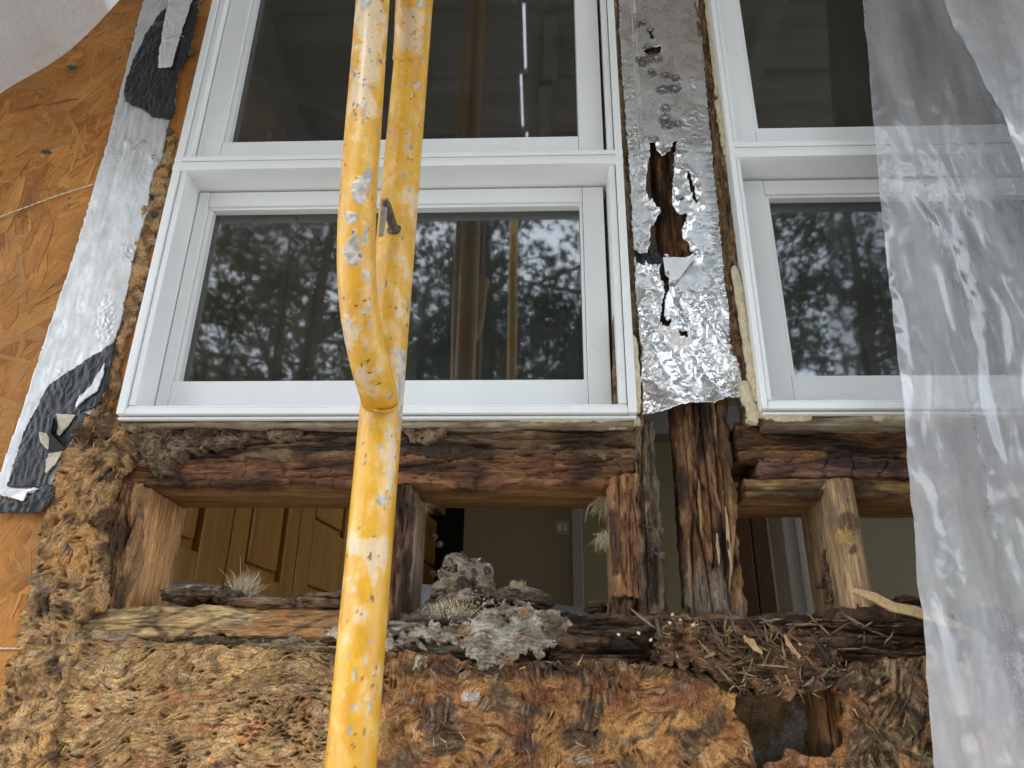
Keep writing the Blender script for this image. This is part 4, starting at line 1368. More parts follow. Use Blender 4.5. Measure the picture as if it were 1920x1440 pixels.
NEST = ((0.19, 0.13, 0.085), (0.30, 0.235, 0.17), (0.05, 0.034, 0.024), (0.40, 0.36, 0.30))
t = thing('nest_lump', 'jagged grey brown lump of termite carton standing on the plate', 'nest')
lump('carton', 872, 1102, 46, 52, 0.03, FR0 + 0.03, 0.9, NEST, M['rot'], t, 201, 220, 0.35)
lump('carton_spur', 846, 1074, 18, 26, 0.016, FR0 + 0.03, 1.1, NEST, M['rot'], t, 204, 130, 0.3)
lump('carton_spur', 898, 1080, 24, 26, 0.016, FR0 + 0.03, 1.1, NEST, M['rot'], t, 206, 130, 0.3)
lump('carton_foot', 842, 1128, 30, 20, 0.02, FR0 + 0.03, 0.9, NEST, M['rot'], t, 207, 130, 0.3)
NEST_T = t
t = thing('nest_lump', 'low dark crumbly lump trailing right of the jagged grey lump', 'nest')
lump('carton', 962, 1128, 52, 22, 0.025, FR0 + 0.03, 0.6, ((0.10, 0.07, 0.05), (0.18, 0.13, 0.09), (0.03, 0.02, 0.016), (0.36, 0.31, 0.25)), M['fungus'], t, 208, 140)
t = thing('debris_lump', 'flat brown heap of chewed wood and insulation inside the left opening', 'debris')
lump('heap', 382, 1118, 58, 16, 0.03, FR0 + 0.04, 0.55, ((0.20, 0.135, 0.08), (0.29, 0.21, 0.13), (0.07, 0.045, 0.03), (0.50, 0.42, 0.28)), M['fungus'], t, 211, 150, 0.5)
lump('heap', 432, 1122, 30, 17, 0.02, FR0 + 0.035, 0.6, ((0.11, 0.075, 0.05), (0.2, 0.14, 0.09), (0.04, 0.03, 0.02), (0.45, 0.4, 0.3)), M['fungus'], t, 213, 110, 0.5)
t = thing('debris_lump', 'low ragged ridge of dark wood crumbs left of the yellow leg', 'debris')
lump('ridge', 560, 1136, 95, 9, 0.03, FR0 + 0.02, 0.75, ((0.18, 0.10, 0.06), (0.30, 0.18, 0.1), (0.05, 0.03, 0.02), (0.36, 0.24, 0.14)), M['rot'], t, 215, 160)
lump('ridge', 612, 1128, 45, 12, 0.02, FR0 + 0.03, 0.8, ((0.13, 0.07, 0.045), (0.24, 0.12, 0.07), (0.04, 0.025, 0.02), (0.3, 0.18, 0.1)), M['rot'], t, 217, 120)
t = thing('debris_lump', 'small black-brown crumb at the foot of the blackened stump', 'debris')
lump('crumb', 1117, 1140, 17, 10, 0.012, FR0 + 0.03, 0.6, DKL, M['rot'], t, 219, 80)
t = thing('debris_lump', 'small dark bark crumb on the plate beside the plastic sheet edge', 'debris')
lump('crumb', 1702, 1129, 20, 10, 0.012, FR0 + 0.05, 0.7, DKL, M['rot'], t, 220, 80)

# sloping heap of brown wood dust with splinters in it
HEAP = [(1236, 1165), (1262, 1140), (1300, 1150), (1340, 1166), (1400, 1178), (1480, 1172), (1560, 1190), (1575, 1230), (1585, 1262), (1560, 1290), (1500, 1303), (1420, 1300), (1380, 1296),
        (1340, 1268), (1290, 1250), (1235, 1245), (1225, 1205)]


def heap_fn(X, Z):
    u, v = proj(X, X * 0 - 0.005, Z)
    w1, w2 = fbm(X * 80, Z * 80, 222.0, 4), fbm(X * 80, Z * 80, 224.0, 4)
    m = inpoly(u + 18 * w1, v + 16 * w2, HEAP)
    low = fbm(X * 28, Z * 40, 225.0, 4)
    st = ridged(X * 40, Z * 150, 226.0, 3)
    y = 0.004 - 0.010 * sst(1170, 1290, v) - 0.006 * low - 0.003 * st - 0.0012 * fbm(X * 300, Z * 300, 227.0, 3)
    c = lerp((0.115, 0.065, 0.038), (0.21, 0.12, 0.065), sst(-0.3, 0.5, fbm(X * 60, Z * 60, 228.0, 4)))
    c = lerp(c, (0.26, 0.13, 0.065), 0.8 * sst(0.0, 0.5, fbm(X * 40, Z * 40, 229.0, 3) + 0.6 * blob(u, v, 1285, 1215, 40, 30)))
    c = lerp(c, (0.03, 0.02, 0.014), 0.85 * sst(0.1, 0.5, fbm(X * 50, Z * 90, 230.0, 4) + 0.5 * blob(u, v, 1540, 1240, 50, 40) + 0.4 * blob(u, v, 1380, 1270, 80, 20)))
    return y, m, c


t = thing('wood_dust_heap', 'sloping heap of dark brown wood dust spilling over the black plate', 'debris')
grid_sheet('heap', PX(1205, 1200), PX(1610, 1200), PZ(1400, 1320), PZ(1400, 1125), 0.0009, heap_fn, M['rot'], t, 0.025)
loose_fibres('dust_fibres', 350, PX(1230, 1200), PX(1600, 1200), PZ(1400, 1300), PZ(1400, 1150), lambda u, v: inpoly(u, v, HEAP), lambda x, z: heap_fn(x, z)[0],
             [(0.33, 0.2, 0.1), (0.16, 0.09, 0.05), (0.42, 0.27, 0.14), (0.08, 0.05, 0.03)], M['splinter'], t, 31, 0.003, 0.014, 0.0007, 0.003)


def chips(name, spots, cols, parent, seed, size=(0.0015, 0.005)):
    """small tilted flakes scattered over (centre, radii, count) blobs, one mesh"""
    rgc = np.random.default_rng(seed)
    V, Q, C_ = [], [], []
    for (c, r, n) in spots:
        for k in range(n):
            d = rgc.normal(0, 1, 3)
            d /= np.linalg.norm(d)
            p = np.asarray(c) + d * np.asarray(r) * rgc.uniform(0.85, 1.12)
            a = rgc.normal(0, 1, 3)
            a /= np.linalg.norm(a)
            b2 = np.cross(a, rgc.normal(0, 1, 3))
            b2 /= np.linalg.norm(b2)
            sz = rgc.uniform(*size)
            i = len(V)
            V += [p - a * sz, p + b2 * sz * 0.5, p + a * sz * rgc.uniform(0.6, 1.1), p - b2 * sz * rgc.uniform(0.3, 0.8)]
            nn = np.cross(a, b2) * 0.0006
            V += [v_ + nn for v_ in V[i:i + 4]]
            Q += [[i, i + 1, i + 2, i + 3], [i + 7, i + 6, i + 5, i + 4]] + [[i + j, i + 4 + j, i + 4 + (j + 1) % 4, i + (j + 1) % 4] for j in range(4)]
            C_ += [np.asarray(cols[rgc.integers(0, len(cols))]) * rgc.uniform(0.75, 1.2)] * 8
    return tag(mesh_np(name, V, Q, None, M['splinter'], parent, np.array(C_), False), kind='stuff')


def splinter(name, a, b_, w, th, col, parent=None, bend=0.0, seed=0):
    """tapered split sliver from a to b, square section, frayed taper"""
    rg = np.random.default_rng(seed)
    a, b_ = np.asarray(a, float), np.asarray(b_, float)
    T = (b_ - a) / np.linalg.norm(b_ - a)
    s = np.cross(T, [0.1, 1, 0.05])
    s /= np.linalg.norm(s)
    n = np.cross(s, T)
    V = []
    K = 7
    for k in range(K):
        f = k / (K - 1)
        ww = w * (1 - 0.9 * abs(2 * f - 0.9) ** 2.2 / 1.2) * rg.uniform(0.75, 1.15)
        c = a + (b_ - a) * f + n * bend * math.sin(f * math.pi) + s * rg.normal(0, w * 0.12)
        for (i, j) in ((-1, -1), (1, -1), (1, 1), (-1, 1)):
            V.append(c + s * i * ww / 2 + n * j * th / 2 * (0.5 + 0.5 * ww / w))
    Q = []
    for k in range(K - 1):
        for j in range(4):
            Q.append([4 * k + j, 4 * k + (j + 1) % 4, 4 * k + 4 + (j + 1) % 4, 4 * k + 4 + j])
    Q += [[3, 2, 1, 0], [4 * K - 4, 4 * K - 3, 4 * K - 2, 4 * K - 1]]
    c = np.asarray(col)[None] * np.random.default_rng(seed + 1).uniform(0.8, 1.2, (len(V), 1))
    return mesh_np(name, V, Q, None, M['splinter'], parent, c, False)


chips('carton_flakes', [(P(872, 1100, FR0 + 0.02), (0.024, 0.02, 0.026), 420), (P(850, 1072, FR0 + 0.02), (0.010, 0.012, 0.014), 160), (P(900, 1078, FR0 + 0.02), (0.013, 0.012, 0.014), 160), (P(905, 1130, FR0 + 0.01), (0.04, 0.012, 0.008), 200)],
      [(0.30, 0.23, 0.16), (0.44, 0.38, 0.30), (0.18, 0.12, 0.08), (0.09, 0.06, 0.04), (0.55, 0.49, 0.40)], NEST_T, 61)
rg = np.random.default_rng(77)
SC = [(0.42, 0.27, 0.14), (0.33, 0.19, 0.09), (0.5, 0.34, 0.19), (0.24, 0.13, 0.07), (0.14, 0.085, 0.05)]
for k in range(58):
    # denser where the heap is deepest
    u = rg.normal(1400, 85)
    v = 1185 + (u - 1300) * 0.28 + rg.normal(0, 30)
    if not inpoly(np.array([u]), np.array([v]), HEAP)[0]:
        u, v = rg.uniform(1290, 1540), rg.uniform(1190, 1285)
    p = P(u, v, 0.0)
    y = float(heap_fn(np.array([p[0]]), np.array([p[2]]))[0][0]) - 0.002
    L = rg.uniform(0.007, 0.032)
    an = rg.normal(-0.55, 0.55) if rg.random() < 0.7 else rg.uniform(0, math.pi)
    d = np.array([math.cos(an) * L / 2, rg.normal(0, 0.004), math.sin(an) * L / 2])
    c = np.array([p[0], y - abs(d[1]), p[2]])
    tag(splinter('wood_splinter', c - d, c + d, rg.uniform(0.0010, 0.0030), rg.uniform(0.0006, 0.0014), np.array(SC[rg.integers(0, 5)]) * 0.6, None, rg.normal(0, 0.002), 500 + k),
        'thin split wood splinter lying on the sloping dust heap', 'splinter', 'splinters on the dust heap')
for k in range(34):
    u, v = rg.uniform(1250, 1715), rg.uniform(1158, 1172) if k % 2 else rg.uniform(1165, 1225)
    if inpoly(np.array([u]), np.array([v]), HEAP)[0]:
        u = rg.uniform(1585, 1715)
    p = P(u, v, FR0 - 0.011)
    L = rg.uniform(0.008, 0.028)
    an = rg.normal(0.0, 0.4)
    d = np.array([math.cos(an) * L / 2, rg.normal(0, 0.003), math.sin(an) * L / 2])
    tag(splinter('wood_splinter', p - d, p + d, rg.uniform(0.0010, 0.0026), rg.uniform(0.0006, 0.0014), np.array(SC[rg.integers(0, 5)]) * 0.55, None, rg.normal(0, 0.002), 700 + k),
        'dark wood splinter caught on the black plate beyond the dust heap', 'splinter', 'splinters along the black plate')
# single slivers that stand out
for (a, bb, yy, wd, th, c, lab) in (((1600, 1108), (1835, 1182), FR0 - 0.030, 0.012, 0.008, (0.60, 0.42, 0.22), 'broad pale new wood offcut poking out behind the plastic sheet'),
                                ((1330, 1165), (1362, 1222), -0.012, 0.003, 0.002, (0.10, 0.08, 0.06), 'dark twig-like sliver leaning from the foot of the post'),
                                ((1366, 1142), (1382, 1190), -0.012, 0.003, 0.002, (0.12, 0.09, 0.07), 'second dark sliver leaning from the right foot of the post'),
                                ((1182, 1142), (1232, 1180), -0.010, 0.0025, 0.002, (0.22, 0.18, 0.14), 'grey curved root-like sliver at the foot of the king stud'),
                                ((1395, 1192), (1430, 1226), -0.014, 0.007, 0.002, (0.48, 0.31, 0.16), 'wide flat tan chip on the dust heap below the post'),
                                ((1470, 1190), (1500, 1236), -0.014, 0.005, 0.002, (0.45, 0.27, 0.13), 'long tan sliver on the dust heap below the film scrap')):
    tag(splinter('wood_sliver', P(*a, yy), P(*bb, yy - 0.003), wd, th, c, None, 0.003, int(a[0])), lab, 'sliver')
for k, (a, bb) in enumerate((((1377, 985), (1368, 1112)), ((1360, 950), (1373, 1080)), ((1335, 880), (1352, 962)), ((1310, 900), (1316, 1010)), ((1344, 1000), (1350, 1060)), ((1290, 1010), (1296, 1130)))):
    tag(splinter('hanging_sliver', P(*a, FR0 - 0.004), P(*bb, FR0 - 0.009), 0.0034, 0.0014, SC[1 + k % 3], None, 0.004, 900 + k),
        'frayed wood sliver peeling down the face of the rotted post', 'sliver', 'slivers peeling from the post')
for k, (u, v) in enumerate(((1197, 1187), (1160, 1190), (1500, 1208), (1220, 1200), (1300, 1172), (1260, 1152), (1275, 1162), (1256, 1168), (1498, 1230))):
    p = P(u, v, -0.012)
    s_ = 0.0008 + 0.0009 * rg.random()
    bm = bmesh.new()
    bmesh.ops.create_icosphere(bm, subdivisions=2, radius=s_)
    for vv in bm.verts:
        vv.co *= 1 + 0.9 * float(perlin(vv.co.x * 700, vv.co.y * 700, vv.co.z * 700 + k))
        vv.co += Vector(p)
    tag(bm_obj('plaster_crumb', bm, M['paper'], None), 'small whitish crumb lying on the dark dust and plate', 'crumb', 'whitish crumbs on the plate')


def nail(label, a, b_, rad=0.0016, head=True, group=None):
    t = thing('nail', label, 'nail', group)
    a, b_ = np.asarray(a), np.asarray(b_)
    pth = np.linspace(a, b_, 8)
    pth[:, 2] += np.sin(np.linspace(0, 3.1, 8)) * 0.0015
    tube('shank', pth, np.linspace(rad, rad * 0.75, 8), M['steel'], t, 12)
    if head:
        d = (a - b_) / np.linalg.norm(a - b_)
        tube('head', np.linspace(a + d * 0.0002, a + d * 0.0022, 3), np.array([rad * 2.3, rad * 2.6, rad * 2.2]), M['steel'], t, 16)


nail('rusty nail bent out of the sill end above the trimmer stud', P(1158, 862, -0.002), P(1176, 900, 0.012), 0.002)
nail('thin rusty nail crossing the king stud', P(1240, 996, 0.0), P(1196, 986, 0.02), 0.0016)
nail('short rusty nail stub on the edge of the king stud', P(1240, 1042, 0.0), P(1212, 1036, 0.02), 0.0018)
nail('dark nail standing in the dust at the foot of the king stud', P(1228, 1150, -0.014), P(1238, 1200, -0.010), 0.0022)
nail('round nail head in the orange board beside the black tape', P(359, 99, -0.0075), P(359, 99, 0.01), 0.0020)
nail('blackened nail head in the rotted board edge', P(288, 402, -0.0075), P(288, 402, 0.01), 0.0020)
nail('small nail beside the stained seam above the rotted edge', P(318, 246, -0.0075), P(318, 246, 0.01), 0.0018)


def tuft(label, c, n, L, spread, up, seed, mat=None):
    rgt = np.random.default_rng(seed)
    V, T = [], []
    for k in range(n):
        b_ = np.asarray(c) + rgt.normal(0, spread, 3) * ([1, 0.6, 0.35] if seed != 7 else [1, 0.2, 0.9])
        d = np.array([rgt.normal(0, 0.55), rgt.normal(0, 0.4), 0.0 if seed != 7 else rgt.normal(0, 0.8)]) + np.asarray(up)
        d = d / np.linalg.norm(d)
        l = L * rgt.uniform(0.35, 1.1)
        sd = rgt.normal(0, 1, 3)
        sd = np.cross(sd, d)
        sd = sd / np.linalg.norm(sd) * 0.00022
        m_ = b_ + d * l * 0.55 + rgt.normal(0, L * 0.10, 3)
        e = b_ + d * l + rgt.normal(0, L * 0.16, 3)
        i = len(V)
        V += [b_ - sd, b_ + sd, m_ + sd, m_ - sd, e]
        T += [[i, i + 1, i + 2], [i, i + 2, i + 3], [i + 3, i + 2, i + 4]]
    o = mesh_np('insulation_tuft', V, None, T, mat or M['tuft'], None)
    return tag(o, label, 'tuft')


tuft('pale hairy insulation tuft standing on the debris in the left opening', P(455, 1112, FR0 + 0.03), 420, 0.024, 0.006, (0.15, 0, 1), 1)
tuft('yellowish insulation wisp beside the pale hairy tuft', P(415, 1116, FR0 + 0.03), 260, 0.010, 0.009, (0.0, -0.4, 0.6), 2)
tuft('tan fluff along the foot of the jagged grey lump', P(850, 1146, FR0 - 0.004), 420, 0.010, 0.012, (0.1, -0.3, 0.8), 3)
tuft('small grey fluff above the low dark lump', P(968, 1102, FR0 + 0.02), 160, 0.008, 0.004, (0, -0.1, 1), 4)
tuft('brown fluff hanging at the upper corner of the trimmer stud', P(1130, 935, FR0 + 0.03), 170, 0.026, 0.004, (-0.35, -0.2, -1), 5)
tuft('thin fluff clinging down the side of the trimmer stud', P(1140, 1000, FR0 + 0.03), 220, 0.022, 0.006, (0.0, -0.3, -1), 6)
tuft('bright yellow insulation fluff stuck on the clean replacement stud', P(1586, 1006, FR0 - 0.014), 300, 0.008, 0.0034, (0, -0.6, 0.1), 7,
     plain_mat('yellow_fluff', (0.72, 0.52, 0.2), 0.9, 0, 0.2, 90))
tuft('grey cobweb fluff at the top corner of the split stud', P(786, 945, FR0 + 0.05), 240, 0.018, 0.005, (0.2, -0.2, -0.6), 8)
tuft('pale wispy fibres at the left end of the upper sill beam', P(243, 806, FR0 - 0.012), 260, 0.010, 0.006, (0.6, -0.5, 0.1), 9)
tuft('yellow fuzz on the top corner of the clean replacement stud', P(1555, 915, FR0 + 0.002), 160, 0.010, 0.003, (0, -0.6, -0.1), 10)


# ------------------------------------------------------------------ silver flashing tape with torn black butyl, left of the window
def sheet(name, poly, y0, fnY, colf, mat, parent, res=0.0010, warp=1.5, back=0.0012, seed=1.0):
    xs_ = [P(u, v, y0) for u, v in poly]
    x0, x1 = min(p[0] for p in xs_) - 0.003, max(p[0] for p in xs_) + 0.003
    z0, z1 = min(p[2] for p in xs_) - 0.003, max(p[2] for p in xs_) + 0.003

    def fn(X, Z):
        u, v = proj(X, X * 0 + y0, Z)
        w1, w2 = fbm(X * 90, Z * 90, seed, 3), fbm(X * 90, Z * 90, seed + 4, 3)
        m = inpoly(u + warp * w1, v + warp * w2, poly)
        return y0 + fnY(X, Z, u, v), m, colf(X, Z, u, v)
    return grid_sheet(name, x0, x1, z0, z1, res, fn, mat, parent, back)


tape = thing('flashing_tape', 'silver flashing tape strip torn open to its black backing, left of the window', 'tape')
_ta, _tb = proj(np.array([PX(271, -10, -0.0042), PX(380, -10, -0.0042)]), np.array([-0.0042, -0.0042]), np.array([1.3, 1.3]))
TAPE = [(_ta[0], _tb[0]), (_ta[1], _tb[1]), (380, -10), (372, 12), (356, 92), (332, 142), (326, 216), (318, 224), (310, 262), (302, 302), (290, 320), (283, 345), (276, 400), (268, 425), (252, 480), (240, 540),
        (228, 600), (215, 642), (206, 700), (194, 738), (172, 780), (150, 802), (132, 836), (108, 880), (92, 918), (60, 926), (-6, 922), (-6, 902), (40, 770), (90, 615), (140, 470), (200, 265), (240, 110), (271, -10)]


def tape_y(X, Z, u, v):
    al = fbm(X * 160, Z * 22, 301.0, 3)
    w = 0.0007 * al * sst(0, 1, 1.2 * blob(u, v, 250, 245, 60, 60) + 0.25)
    rd = 0.00014 * np.sin(np.arctan2(v - 300, u - 245) * 26 + 2 * fbm(X * 60, Z * 60, 302.0, 2)) * blob(u, v, 248, 300, 60, 55)
    st = 0.0016 * blob(u, v, 240, 268, 9, 6) + 0.0016 * blob(u, v, 262, 268, 9, 5) + 0.0015 * blob(u, v, 286, 294, 6, 9)
    ed = 0.0014 * ridged(X * 160, Z * 160, 303.0, 2) * (blob(u, v, 205, 610, 22, 50) + 0.7 * blob(u, v, 120, 715, 20, 25) + blob(u, v, 240, 470, 14, 12) + blob(u, v, 330, 8, 40, 10))
    return -0.001 * fbm(X * 30, Z * 14, 304.0, 3) - w - rd - st - ed - 0.0002 * fbm(X * 120, Z * 60, 305.0, 3)


def tape_c(X, Z, u, v):
    c = lerp((0.585, 0.59, 0.585), (0.63, 0.63, 0.62), sst(-0.4, 0.4, fbm(X * 20, Z * 20, 306.0, 3)))
    c = lerp(c, (0.62, 0.56, 0.48), 0.35 * sst(0.2, 0.7, fbm(X * 40, Z * 30, 307.0, 3)))
    return lerp(c, (0.10, 0.08, 0.07), 0.9 * (sst(0.5, 0.8, blob(u, v, 287, 295, 4, 7)) + sst(0.55, 0.8, blob(u, v, 172, 396, 3, 12) + 0.5 * fbm(X * 500, Z * 500, 3.0, 2) - 0.3)).clip(0, 1))


sheet('silver_face', TAPE, -0.0042, tape_y, tape_c, M['tape'], tape, 0.0012, 1.2, 0.002, 300)


def bt_y(X, Z, u, v): return -0.0009 * fbm(X * 60, Z * 30, 311.0, 4) - 0.0007 * ridged(X * 140, Z * 60, 312.0, 2)
def bt_c(X, Z, u, v): return np.zeros(X.shape + (3,)) + 0.02


sheet('black_backing', [(314, 12), (340, 6), (375, -12), (373, 10), (357, 90), (350, 112), (332, 140), (327, 214), (318, 223), (285, 219), (268, 205), (246, 197), (234, 188), (232, 168), (248, 115), (275, 60), (300, 22)],
      -0.0066, bt_y, bt_c, M['butyl'], tape, 0.001, 1.5, 0.002, 310)
sheet('black_backing', [(92, 718), (120, 702), (160, 675), (216, 640), (208, 690), (195, 735), (188, 756), (170, 768), (150, 772), (172, 779), (168, 790), (150, 798), (140, 818), (126, 834), (116, 850),
                        (104, 872), (90, 895), (86, 910), (70, 915), (12, 914), (28, 862), (48, 800)],
      -0.0066, bt_y, bt_c, M['butyl'], tape, 0.001, 2.0, 0.002, 314)
sheet('black_backing', [(-6, 926), (40, 942), (54, 930), (66, 922), (86, 906), (104, 913), (102, 928), (92, 948), (80, 963), (-6, 962)],
      -0.0075, lambda X, Z, u, v: bt_y(X, Z, u, v) - 0.004 * ridged(X * 60, Z * 60, 3.0, 2) * blob(u, v, 60, 945, 40, 20), bt_c, M['butyl'], tape, 0.001, 2.0, 0.002, 317)


def pp_y(X, Z, u, v): return -0.0012 * fbm(X * 90, Z * 90, 321.0, 3)
def pp_c(X, Z, u, v): return np.zeros(X.shape + (3,)) + 0.7


sheet('silver_flap', [(318, -8), (362, -8), (355, 20), (345, 48), (338, 70), (322, 126), (296, 128), (299, 95), (306, 50), (312, 20)], -0.0095,
      lambda X, Z, u, v: -0.0012 * ridged(X * 90, Z * 60, 322.0, 2), lambda X, Z, u, v: np.zeros(X.shape + (3,)) + 0.72, M['tape'], tape, 0.001, 1.0, 0.001, 320)
sheet('silver_flap', [(198, 678), (194, 700), (184, 732), (160, 748), (142, 768), (140, 760), (150, 742), (170, 722), (182, 700)], -0.0095, pp_y, lambda X, Z, u, v: np.zeros(X.shape + (3,)) + 0.66, M['tape'], tape, 0.001, 1.0, 0.001, 323)
for k, pl in enumerate(([(105, 775), (142, 777), (128, 798), (111, 819), (105, 815), (107, 795)], [(71, 808), (89, 812), (100, 830), (96, 840), (88, 844), (74, 829)], [(89, 849), (118, 845), (104, 870), (86, 891), (83, 884)])):
    sheet('paper_patch', pl, -0.0092, pp_y, pp_c, M['paper'], tape, 0.0009, 1.0, 0.001, 330 + k)
sheet('silver_flap', [(-6, 922), (12, 915), (78, 914), (66, 920), (50, 922), (45, 941), (20, 934), (-6, 927)], -0.0105, lambda X, Z, u, v: -0.002 * fbm(X * 40, Z * 40, 9.0, 3), lambda X, Z, u, v: np.zeros(X.shape + (3,)) + 0.74, M['tape'], tape, 0.001, 1.0, 0.001, 336)
# the curled black fin between the patches
a, b2, c2, d2 = P(100, 782, -0.008), P(105, 818, -0.012), P(127, 846, -0.006), P(90, 847, -0.007)
fin = [a, b2 + [0, -0.012, 0], c2, d2]
mesh_np('curled_flap', np.array(fin + [p + np.array([0, 0.0015, 0]) for p in fin]), [[0, 3, 2, 1], [4, 5, 6, 7], [0, 1, 5, 4], [1, 2, 6, 5], [2, 3, 7, 6], [3, 0, 4, 7]], None, M['butyl'], tape, None, False)
# staples, each a bent wire half buried in the tape
for k, (p, q) in enumerate((((236, 258), (250, 276)), ((251, 276), (270, 264)), ((281, 290), (295, 300)), ((318, 14), (336, 12)), ((312, 76), (345, 72)), ((228, 470), (238, 480)))):
    A_, B_ = P(*p, -0.0072), P(*q, -0.0072)
    if k in (3, 4):
        A_[1] -= 0.004
        B_[1] -= 0.004
    pth = smooth_path([A_ + [0, 0.003, 0], A_, (A_ + B_) / 2 + [0, -0.001, 0], B_, B_ + [0, 0.003, 0]], 14)
    tube('staple', pth, 0.0006, plain_mat('bright_wire', (0.5, 0.5, 0.48), 0.3, 1.0), tape, 8)

# pale drip line of sealant across the OSB
tag(tube('sealant_streak', smooth_path([P(-30, 418, -0.0035), P(50, 388, -0.0035), (P(110, 366, -0.0035)), P(178, 345, -0.0035)], 60), 0.0008 + 0.0004 * np.sin(np.arange(60) * 1.7), M['paper'], None, 10),
    'thin pale sealant streak running across the orange board', 'sealant')
tag(tube('panel_joint_sealant', smooth_path([P(-30, 1216, -0.003), P(10, 1216, -0.003), P(48, 1216, -0.004)], 30), 0.0009 + 0.0003 * np.sin(np.arange(30) * 1.3), M['paper'], None, 10),
    'short grey sealant line at the lower board joint beside the rotted edge', 'sealant')

# ------------------------------------------------------------------ crinkled foil between the windows
foil = thing('foil_strip', 'crinkled shiny foil strip with a torn hole, covering the post between the windows', 'foil')
_fa, _fb = proj(np.array([0.112, 0.222]), np.array([0.001, 0.001]), np.array([1.45, 1.45]))
FOIL = [(_fa[0], _fb[0]), (_fa[1], _fb[1]), (1308, -20), (1316, 60), (1322, 140), (1334, 260), (1346, 380), (1356, 480), (1364, 560), (1374, 640), (1388, 700), (1398, 742), (1390, 750), (1364, 748), (1348, 752),
        (1340, 757), (1322, 755), (1300, 757), (1276, 763), (1250, 776), (1228, 782), (1202, 784), (1203, 730), (1200, 660), (1195, 590), (1189, 500), (1185, 420), (1180, 330), (1174, 240), (1166, 140), (1162, 60), (1160, -20)]
HOLES = [[(1212, 340), (1214, 310), (1220, 296), (1218, 268), (1228, 268), (1231, 284), (1240, 294), (1255, 290), (1262, 268), (1269, 265), (1262, 292), (1263, 320), (1259, 355), (1259, 380), (1258, 395), (1287, 409), (1280, 425), (1275, 440),
          (1287, 462), (1301, 482), (1243, 482), (1238, 497), (1208, 495), (1200, 501), (1187, 478), (1212, 476), (1218, 465), (1220, 430), (1237, 406), (1238, 395), (1222, 380), (1212, 370)],
         [(1238, 492), (1245, 484), (1244, 508), (1252, 520), (1253, 545), (1246, 562), (1243, 585), (1243, 604), (1256, 610), (1252, 618), (1240, 616), (1238, 600), (1240, 575), (1247, 552), (1244, 535), (1237, 520)],
         [(1288, 326), (1294, 332), (1300, 356), (1306, 384), (1301, 385), (1297, 368), (1291, 345)],
         [(1216, 55), (1222, 60), (1226, 74), (1222, 72), (1217, 60)], [(1266, 634), (1284, 630), (1288, 640), (1276, 642)], [(1206, 95), (1240, 84), (1236, 100), (1215, 102)]]


